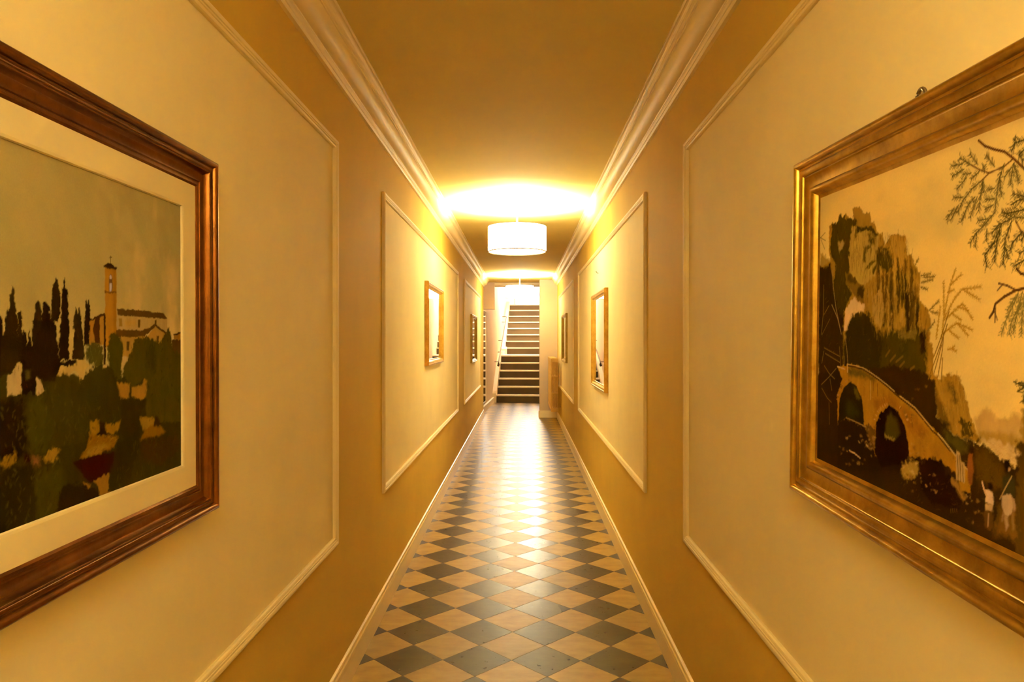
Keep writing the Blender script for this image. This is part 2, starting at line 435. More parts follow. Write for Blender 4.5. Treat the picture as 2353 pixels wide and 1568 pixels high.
for i in range(1, 22):
    c = s0.copy(); C.objects.link(c); c.parent = rd; c.location = (0, .060*i, 0)
for y in (.15, 1.15):
    bm = bmesh.new(); box(bm, -.02, .106, y+.053, y+.067, .06, .075); obj('wall_mount', bm, M_rad, rd)
bm = bmesh.new(); tube(bm, [(.0, .035, .03), (.0, -.02, .03), (.0, -.03, .03)], .010, 10); tube(bm, [(0, -.024, .03), (0, -.024, -.02), (.05, -.024, -.06), (.075, -.024, -.2325)], .007, 8)
obj('valve', bm, M_rad, rd, True) if False else bm.free()

# ------------------------------------------------------------------ framed mirrors
def mirror(y0, y1, z0, z1, side, mat, label, group=None):
    cy, cz = (y0+y1)/2, (z0+z1)/2; w, h = (y1-y0)/2, (z1-z0)/2
    t = thing('framed_mirror', label, 'mirror', (XL if side == 'L' else XR, cy, cz), (0, 0, math.pi/2 if side == 'L' else -math.pi/2), group)
    prof = [(0, 0), (0, .024)] + bulge((.001, .026), (.012, .030), 3, .2) + [(.014, .027), (.018, .026), (.020, .028), (.027, .026)] + bulge((.029, .022), (.040, .013), 3, -.15) + [(.043, .014), (.046, .011), (.046, .003)]
    obj('mirror_frame', frame_bm(-w, w, -h, h, prof), mat, t)
    obj('mirror_glass', boxbm(-w+.042, w-.042, -.009, -.004, -h+.042, h-.042), M_mirror, t)
    return t
G_ = 'gilt framed mirrors on the corridor walls'
mirror(5.00, 5.965, 1.152, 1.752, 'L', M_goldwood, 'gilt framed mirror on the left wall, the nearer one, beside the large lamp', G_)
mirror(5.07, 6.04, .958, 1.708, 'R', M_goldwood, 'tall gilt framed mirror on the right wall reflecting the handrail', G_)
mirror(9.40, 10.40, 1.036, 1.683, 'L', M_olive, 'gilt framed mirror on the left wall, the farther one, reflecting the steps', G_)
mirror(9.60, 10.58, 1.032, 1.703, 'R', M_olive, 'small looking gilt framed mirror on the right wall near the radiator', G_)

# ------------------------------------------------------------------ paintings
def vnoise(x, y, seed):
    def h(i, j):
        n = (i*374761393 + j*668265263 + seed*974634777) & 0xffffffff
        n = ((n ^ (n >> 13))*1274126177) & 0xffffffff
        return ((n ^ (n >> 16)) & 0xffff)/65535.
    xi = np.floor(x).astype(np.int64); yi = np.floor(y).astype(np.int64); fx = x-xi; fy = y-yi
    fx = fx*fx*(3-2*fx); fy = fy*fy*(3-2*fy)
    return (h(xi, yi)*(1-fx) + h(xi+1, yi)*fx)*(1-fy) + (h(xi, yi+1)*(1-fx) + h(xi+1, yi+1)*fx)*fy
def fbm(x, y, seed, o=4):
    s = 0; a = .5
    for k in range(o): s = s + a*vnoise(x*2**k, y*2**k, seed+k*7); a *= .5
    return s/(1-.5**o)
LIN = lambda c: np.array([(v/255/12.92 if v <= 10 else ((v/255+.055)/1.055)**2.4) for v in c])

class Painter:
    def __init__(s, us, vs):
        s.us, s.vs = us, vs; s.U, s.V = np.meshgrid(us, vs); s.col = np.zeros(s.U.shape + (3,))
        s.wx = fbm(s.U*150, s.V*150, 3, 3) - .5; s.wy = fbm(s.U*150, s.V*150, 51, 3) - .5
        s.tone = fbm(s.U*90, s.V*40, 77, 4) - .5
        s.rng = np.random.default_rng(5)
    def sl(s, x0, x1, y0, y1):
        a, b = np.searchsorted(s.us, (x0, x1)); c, d = np.searchsorted(s.vs, (y0, y1))
        return (slice(max(0, c-1), d+1), slice(max(0, a-1), b+1))
    def poly(s, col, soft, rough, co):
        P = np.array(co, float).reshape(-1, 2)*1e-4
        m = .004 + .001*soft + .002*rough
        k = s.sl(P[:, 0].min()-m, P[:, 0].max()+m, P[:, 1].min()-m, P[:, 1].max()+m)
        U, V = s.U[k], s.V[k]
        if U.size == 0: return
        U = U + s.wx[k]*.0035*rough; V = V + s.wy[k]*.0045*rough
        acc = np.zeros(U.shape)
        offs = [(math.cos(a)*r, math.sin(a)*r) for a, r in ((0, .3), (1.05, .9), (2.1, .5), (3.14, .95), (4.2, .4), (5.2, .8), (.5, .65), (3.7, .7))]
        Q = np.roll(P, -1, 0)
        for ox, oy in offs:
            x = U + ox*.0009*soft; y = V + oy*.0009*soft; ins = np.zeros(U.shape, bool)
            for (x1, y1), (x2, y2) in zip(P, Q):
                if y1 == y2: continue
                c = (y1 > y) != (y2 > y)
                ins ^= c & (x < (x2-x1)*(y-y1)/(y2-y1) + x1)
            acc += ins
        acc /= len(offs)
        c = LIN(col)[None, None, :]*(1 + .35*s.tone[k])[..., None]
        s.col[k] = s.col[k]*(1-acc[..., None]) + c*acc[..., None]
    def line(s, col, w, pts, alpha=1.):
        for (x1, y1), (x2, y2) in zip(pts[:-1], pts[1:]):
            m = w + .002; k = s.sl(min(x1, x2)-m, max(x1, x2)+m, min(y1, y2)-m, max(y1, y2)+m)
            U, V = s.U[k], s.V[k]
            if U.size == 0: continue
            dx, dy = x2-x1, y2-y1; L = dx*dx+dy*dy+1e-12
            t = np.clip(((U-x1)*dx + (V-y1)*dy)/L, 0, 1)
            d = np.hypot(U-x1-t*dx, V-y1-t*dy)
            a = np.clip((w*.5 + .0006 - d)/.0010, 0, 1)*alpha
            s.col[k] = s.col[k]*(1-a[..., None]) + LIN(col)[None, None, :]*a[..., None]
    def stroke(s, col, w, leaf, co, leafcol):
        P = [(co[i]*1e-4, co[i+1]*1e-4) for i in range(0, len(co), 2)]
        # bend the path gently
        s.line(col, w*.0011, P)
        if not leaf: return
        for (x1, y1), (x2, y2) in zip(P[:-1], P[1:]):
            L = math.hypot(x2-x1, y2-y1); n = max(2, int(L/.0024)); dx, dy = (x2-x1)/L, (y2-y1)/L
            for i in range(n):
                t = (i + s.rng.random())/n; x, y = x1+dx*L*t, y1+dy*L*t
                for sg in (-1, 1):
                    a = sg*(.55 + .35*s.rng.random()); l = leaf*.00052*(.6+.8*s.rng.random())
                    ex = dx*math.cos(a)-dy*math.sin(a); ey = dx*math.sin(a)+dy*math.cos(a)
                    s.line(leafcol, .0008, [(x, y), (x+ex*l, y+ey*l)], .85)
    def scumble(s, cols, n, ln, ang, jit, w, co):
        P = np.array(co, float).reshape(-1, 2)*1e-4; Q = np.roll(P, -1, 0)
        lo, hi = P.min(0), P.max(0); k = 0
        for _ in range(n*6):
            if k >= n: break
            x, y = lo + (hi-lo)*s.rng.random(2); ins = False
            for (x1, y1), (x2, y2) in zip(P, Q):
                if (y1 > y) != (y2 > y) and x < (x2-x1)*(y-y1)/(y2-y1) + x1: ins = not ins
            if not ins: continue
            k += 1; a = math.radians(ang + jit*(s.rng.random()-.5)*2); l = ln*1e-4*(.4+s.rng.random())
            c = cols[s.rng.integers(len(cols))]; b = .25*(s.rng.random()-.5)
            s.line(c, w*1e-4*(.6+.8*s.rng.random()), [(x, y), (x+l*.5*math.cos(a), y+l*.5*math.sin(a)), (x+l*math.cos(a+b), y+l*math.sin(a+b))], .22+.28*s.rng.random())
    def run(s, shapes):
        for e in shapes:
            if e[0] == 'P': s.poly(e[1], e[2], e[3], e[4])
            elif e[0] == 'T': s.scumble(e[1], e[2], e[3], e[4], e[5], e[6], e[7])
            else: s.stroke(e[1], e[2], e[3], e[4], e[5])

def canvas(parent, x0, x1, z0, z1, fine, off, bg, shapes, mat, depth):
    """a stretched canvas: fine front grid carrying the oil paint, plain edges and back"""
    (f0, f1) = fine
    us = [x0]
    while us[-1] < x1 - 1e-6: us.append(min(x1, us[-1] + (.0015 if f0 <= us[-1] < f1 else .0022)))
    us = np.array(us); vs = np.linspace(z0, z1, int((z1-z0)/.0016))
    pt = Painter(us, vs); bg(pt); pt.run(shapes)
    pt.col = depth[0]*np.clip(pt.col, 0, 1)**depth[1]           # how deep the pigments are
    pt.col = np.clip(pt.col*(1 + .10*(fbm(pt.U*700, pt.V*700, 9, 2)-.5))[..., None], 0, .9)
    nx, nz = len(us), len(vs); n = nx*nz
    co = np.empty((n+4, 3)); co[:n, 0] = pt.U.ravel(); co[:n, 1] = -off; co[:n, 2] = pt.V.ravel()
    co[n:] = [(x0, -.001, z0), (x1, -.001, z0), (x1, -.001, z1), (x0, -.001, z1)]
    i = np.arange(n).reshape(nz, nx)
    q = np.stack([i[:-1, :-1], i[:-1, 1:], i[1:, 1:], i[1:, :-1]], -1).reshape(-1, 4)
    c = [i[0, 0], i[0, -1], i[-1, -1], i[-1, 0]]
    ex = np.array([(c[1], c[0], n, n+1), (c[2], c[1], n+1, n+2), (c[3], c[2], n+2, n+3), (c[0], c[3], n+3, n), (n, n+3, n+2, n+1)])
    q = np.concatenate([q, ex]).astype(np.int32)
    me = bpy.data.meshes.new('canvas')
    me.vertices.add(len(co)); me.vertices.foreach_set('co', co.ravel())
    me.loops.add(q.size); me.loops.foreach_set('vertex_index', q.ravel())
    me.polygons.add(len(q)); me.polygons.foreach_set('loop_start', np.arange(0, q.size, 4, dtype=np.int32))
    me.update(calc_edges=True); me.validate()
    at = me.color_attributes.new('paint', 'FLOAT_COLOR', 'POINT')
    rgba = np.ones((len(co), 4)); rgba[:n, :3] = pt.col.reshape(-1, 3); rgba[n:, :3] = .3
    at.data.foreach_set('color', rgba.ravel())
    me.materials.append(mat)
    o = bpy.data.objects.new('canvas', me); C.objects.link(o); o.parent = parent
    return o

CHURCH_SHAPES = [
 ("P",(161,122,54),1.0,1.0,[1098,247,1515,356,1518,-141,1084,-151]),
 ("P",(71,40,8),1.0,1.0,[1259,266,1373,314,1383,-124,1257,-123,1196,116]),
 ("P",(63,37,15),1.0,1.0,[1099,262,1529,375,1528,326,1098,229]),
 ("P",(164,122,44),1.0,1.0,[1525,1113,1843,1120,1850,29,1892,-34,1618,-188,1525,-187]),
 ("P",(151,110,33),3,1.0,[1760,1113,1843,1120,1850,29,1768,29]),
 ("P",(49,28,8),1.0,1.0,[1489,355,1534,357,1542,-463,1484,-460]),
 ("P",(56,34,8),1.0,1.0,[1486,1132,1674,1205,1871,1128,1848,1104,1494,1107]),
 ("S",(58,37,9),0.9,0,[1686,1307,1685,1198],None),
 ("S",(58,37,9),0.9,0,[1648,1284,1718,1292],None),
 ("P",(105,80,49),1.0,1.0,[1630,938,1689,1017,1743,947,1736,741,1639,735]),
 ("P",(187,177,193),1.0,1.0,[1657,968,1689,997,1722,969,1721,943,1657,937]),
 ("P",(192,182,211),1.0,1.0,[1659,871,1718,875,1715,746,1658,743]),
 ("P",(108,75,20),1.0,1.0,[1512,730,1846,739,1846,708,1518,697]),
 ("P",(171,146,101),1.0,1.0,[1860,344,3546,322,3562,53,1850,76]),
 ("P",(143,114,54),1.0,1.0,[1916,298,2006,300,2025,157,1926,148]),
 ("P",(178,146,83),5,1.0,[2092,270,2448,270,2448,163,2091,158]),
 ("P",(84,63,20),1.0,1.0,[2510,283,2603,286,2587,157,2515,156]),
 ("P",(85,59,20),1.0,1.0,[1867,457,3403,434,3575,314,3297,325,1880,341]),
 ("P",(161,128,64),1.0,1.0,[1850,-10,2824,-10,3124,194,3508,53,3653,-73,3651,-399,2002,-369]),
 ("P",(84,63,20),1.0,1.0,[3091,285,3159,287,3152,217,3091,216]),
 ("P",(85,59,20),1.0,1.0,[1837,104,2697,103,3125,228,3141,190,2728,-10,2325,-22,1836,-10]),
 ("P",(79,54,20),1.0,1.0,[3108,228,3537,62,3490,31,3090,186]),
 ("P",(77,57,20),1.0,1.0,[2156,-99,2242,-100,2229,-246,2156,-244]),
 ("P",(91,67,27),1.0,1.0,[3157,7,3243,8,3225,-124,3156,-123]),
 ("P",(151,113,46),1.0,1.0,[3802,18,4129,93,4128,-75,3820,-74]),
 ("P",(74,50,15),1.0,1.0,[3794,27,4129,97,4128,56,3794,-1]),
 ("P",(83,57,20),1.0,1.0,[3726,-74,4128,-75,4125,-600,3761,-457]),
 ("P",(51,43,8),3,3,[-4250,-200,-3400,120,-2500,-20,-1700,60,-700,-200,-700,-2750,-4250,-2750]),
 ("P",(40,31,8),6,4,[-4250,-900,-3300,-700,-2600,-1100,-1500,-900,-1500,-2750,-4250,-2750]),
 ("P",(36,23,8),1.2,2,[-3940,-500,-3955,270,-3930,630,-3900,900,-3870,630,-3845,270,-3860,-500]),
 ("P",(36,23,8),1.2,2,[-3690,-500,-3705,375,-3680,875,-3650,1250,-3620,875,-3595,375,-3610,-500]),
 ("P",(36,23,8),1.2,2,[-3090,-500,-3105,210,-3080,490,-3050,700,-3020,490,-2995,210,-3010,-500]),
 ("P",(36,23,8),1.2,2,[-2790,-500,-2805,315,-2780,735,-2750,1050,-2720,735,-2695,315,-2710,-500]),
 ("P",(36,23,8),1.2,2,[-2190,-500,-2205,240,-2180,560,-2150,800,-2120,560,-2095,240,-2110,-500]),
 ("P",(51,43,8),3,3,[-2679,-202,-2105,-154,-1435,-257,-812,-433,-226,-550,314,-484,985,-675,2029,-673,4126,-375,4101,-4533,-2700,-3536]),
 ("P",(182,156,101),1.0,1.0,[356,-444,787,-433,799,-348,963,-346,1010,-427,1131,-461,985,-529,913,-714,861,-739,821,-578,706,-516,616,-582,313,-593]),
 ("P",(182,156,111),1.0,1.0,[1484,-476,1590,-464,1629,-528,1602,-604,1549,-540]),
 ("P",(176,151,111),1.0,1.0,[2002,-353,2205,-359,2058,-547,2000,-671]),
 ("P",(184,161,124),1.0,1.0,[-685,-531,-590,-493,-500,-396,-437,-354,-409,-795,-687,-798]),
 ("P",(184,161,124),1.0,1.0,[-121,-569,-33,-614,45,-789,-93,-847,-122,-819]),
 ("P",(40,28,8),1.2,2.2,[-583,670,-548,610,-531,473,-505,373,-479,223,-464,-347,-642,-515,-944,-535,-809,19,-725,19,-706,266,-697,366,-645,355,-636,542]),
 ("P",(33,20,8),1.2,2.2,[-841,299,-766,203,-750,19,-812,-518,-912,-513,-924,91]),
 ("P",(40,28,8),1.2,2.2,[-478,299,-424,326,-390,-5,-373,-350,-500,-396]),
 ("P",(33,20,8),1.2,2.2,[-362,85,-325,21,-308,-159,-269,86,-222,-31,-204,-187,-218,-811,-409,-795,-408,-30]),
 ("P",(40,28,8),1.2,2.2,[-85,496,-27,419,-7,367,-1,-164,-205,-226,-193,204,-154,244,-144,388]),
 ("P",(33,20,8),1.2,2.2,[83,491,153,400,183,266,317,133,338,65,306,-32,369,-101,367,-307,399,-377,776,-354,787,-433,399,-446,313,-580,271,-646,66,-660,-121,-569,-132,-818,-227,-810,-223,-161,-29,101,23,421]),
 ("P",(40,28,8),1.2,2.2,[317,859,363,739,394,603,403,355,349,202,193,199,173,347,206,592,248,730]),
 ("P",(33,20,8),1.2,2.2,[497,881,519,806,524,695,579,656,578,389,603,250,591,-356,367,-348,381,106,425,314,437,661,471,774]),
 ("P",(40,28,8),1.2,2.2,[758,446,798,340,814,312,855,457,896,315,946,-33,963,-353,685,-351,705,-32,723,309]),
 ("P",(33,20,8),1.2,2.2,[1016,567,1052,495,1088,585,1129,440,1110,115,1084,-151,964,-149,978,259]),
 ("P",(40,28,8),1.2,2.2,[-1050,542,-988,330,-961,-630,-1151,-618,-1115,325]),
 ("P",(33,20,8),1.2,2.2,[-1328,317,-1269,203,-1244,-611,-1422,-599,-1388,200]),
 ("P",(40,28,8),1.2,2.2,[-1739,411,-1658,249,-1637,-807,-1853,-787,-1821,244]),
 ("P",(77,67,33),4,1.0,[-341,-467,-244,-471,-245,-601,-329,-596]),
 ("P",(73,67,27),3,4,[1036,-150,1232,-108,1460,-170,1484,-460,1131,-461,963,-324]),
 ("P",(64,57,9),3,3,[1619,-49,1754,44,1976,-2,2032,-194,1986,-750,1641,-729,1591,-187]),
 ("P",(68,58,8),3,3,[2001,-640,2294,-231,2446,-52,2824,-19,3089,-88,3294,-125,3472,35,3617,162,3708,-1,3762,-274,4126,-375,4118,-1724,2783,-1563,2723,-778,2320,-885]),
 ("P",(58,49,8),8,4,[2823,-172,3089,-106,3154,-560,2951,-758,2757,-459]),
 ("P",(56,47,8),4,3,[210,-645,502,-567,811,-649,1106,-1326,1021,-1636,204,-1641,67,-1005]),
 ("P",(51,43,8),3,4,[864,-685,1167,-500,1428,-424,1731,-578,1888,-748,1981,-1374,1482,-1388,1023,-1317,809,-913]),
 ("P",(147,110,44),3,2,[1856,-782,2250,-826,2215,-1084,1983,-1055]),
 ("P",(147,110,44),3,2,[2301,-886,2635,-890,2709,-779,2801,-775,2799,-1077,2707,-1137,2300,-1036]),
 ("P",(31,20,8),8,4,[-814,-821,-351,-861,-290,-1414,-356,-1641,-819,-1619,-1688,-1595,-1683,-834]),
 ("P",(60,54,9),8,4,[-351,-905,-45,-842,206,-1174,229,-1426,110,-1626,-206,-1666,-312,-1411]),
 ("P",(47,37,8),4,3,[2015,-1085,2780,-1143,2560,-1440,2558,-1822,1882,-1653,1981,-1411]),
 ("P",(139,107,27),3,2,[1106,-1343,1349,-1355,1377,-1549,1304,-1591,1091,-1578]),
 ("P",(141,107,27),3,2,[1511,-1427,1757,-1457,1964,-1418,1867,-1615,1571,-1602]),
 ("P",(122,87,9),3,2,[1105,-1546,1914,-1694,1754,-1851,1273,-1879,856,-1877,1020,-1737]),
 ("P",(141,113,39),6,2,[1217,-1733,1724,-1774,1302,-1884,883,-1865]),
 ("P",(43,25,8),2,1.0,[1378,-1376,1482,-1388,1511,-1549,1647,-1621,1246,-1576,1377,-1532]),
 ("P",(43,13,8),2,1,[672,-1910,1302,-1892,1785,-1927,1847,-2226,1185,-2291,1072,-2285,802,-2016]),
 ("P",(45,36,8),4,3,[1785,-1927,1946,-1735,2382,-1722,2557,-1918,2240,-2523,1750,-2656,1596,-2498,1659,-2227]),
 ("P",(137,105,39),2,2,[1199,-2285,1628,-2239,1596,-2534,1750,-2656,1356,-2646,1328,-2424]),
 ("P",(131,100,39),2,2,[935,-2257,1100,-2308,1100,-2393,962,-2371]),
 ("P",(118,84,9),4,2,[2560,-1440,3062,-1506,3061,-1636,3356,-1733,3478,-1831,3118,-1862,2558,-1841,2703,-1688]),
 ("P",(137,108,39),4,2,[2560,-1440,3062,-1506,3041,-1633,2667,-1664]),
 ("P",(52,34,8),3,1.0,[3101,-1461,3179,-1489,3317,-1667,3041,-1653]),
 ("P",(58,39,8),8,3,[2558,-1860,3946,-1936,4100,-2215,3272,-2430,2591,-2211]),
 ("P",(122,92,27),4,3,[-819,-1633,-542,-1537,-522,-1656,-664,-1760,-742,-1689,-933,-1669]),
 ("P",(139,107,39),4,3,[17,-1718,228,-1598,408,-1689,250,-1836,63,-1772]),
 ("P",(116,77,44),5,2,[-249,-1673,-51,-1707,-51,-1843,-184,-1804]),
 ("P",(40,8,8),3,1.0,[-366,-1609,-270,-1625,-250,-1763,-356,-1714]),
 ("P",(38,30,8),8,4,[-820,-1731,-163,-1823,-101,-2621,-825,-2656,-1851,-2937,-1843,-1691]),
 ("P",(58,51,8),8,4,[-163,-1853,395,-1925,543,-2177,392,-2353,269,-2624,-79,-2687,-143,-2188]),
 ("P",(33,23,8),3,3,[417,-2231,593,-2188,1017,-2341,1328,-2476,1356,-2655,293,-2661,319,-2368]),
 ("T",((68,62,27),(64,55,9),(43,34,8),(56,47,8),(75,67,33)),160,60,80,50,18,[2001,-640,2294,-231,2446,-52,2824,-19,3089,-88,3294,-125,3472,35,3617,162,3708,-1,3762,-274,4126,-375,4118,-1724,2783,-1563,2723,-778,2320,-885]),
 ("T",((104,97,68),(83,75,33),(58,50,9)),60,80,80,50,12,[1036,-150,1232,-108,1460,-170,1484,-460,1131,-461,963,-324]),
 ("T",((68,62,27),(64,55,9),(43,34,8),(56,47,8),(75,67,33)),260,75,80,50,26,[-814,-821,209,-707,1107,-1106,1982,-1192,1981,-1429,1021,-1669,395,-1925,245,-2617,-825,-2600]),
 ("T",((45,37,8),(58,49,8),(68,59,9)),150,75,80,50,26,[1785,-1927,2558,-1860,4124,-1960,4120,-2584,1750,-2656]),
 ("T",((151,119,54),(110,77,9),(129,95,27)),60,80,10,30,12,[1105,-1546,1914,-1694,1754,-1851,1273,-1879,856,-1877,1020,-1737]),
 ("T",((51,40,9),(24,9,8),(45,34,8)),120,90,88,8,8,[-583,595,-479,223,-464,-347,-223,-161,-193,204,-85,443,153,373,317,105,357,-307,-91,-558,-812,-518,-809,-5]),
 ("T",((68,62,27),(64,55,9),(43,34,8),(56,47,8),(75,67,33)),260,75,80,50,26,[-4100,-400,-900,-300,-900,-2680,-4100,-2680]),
]
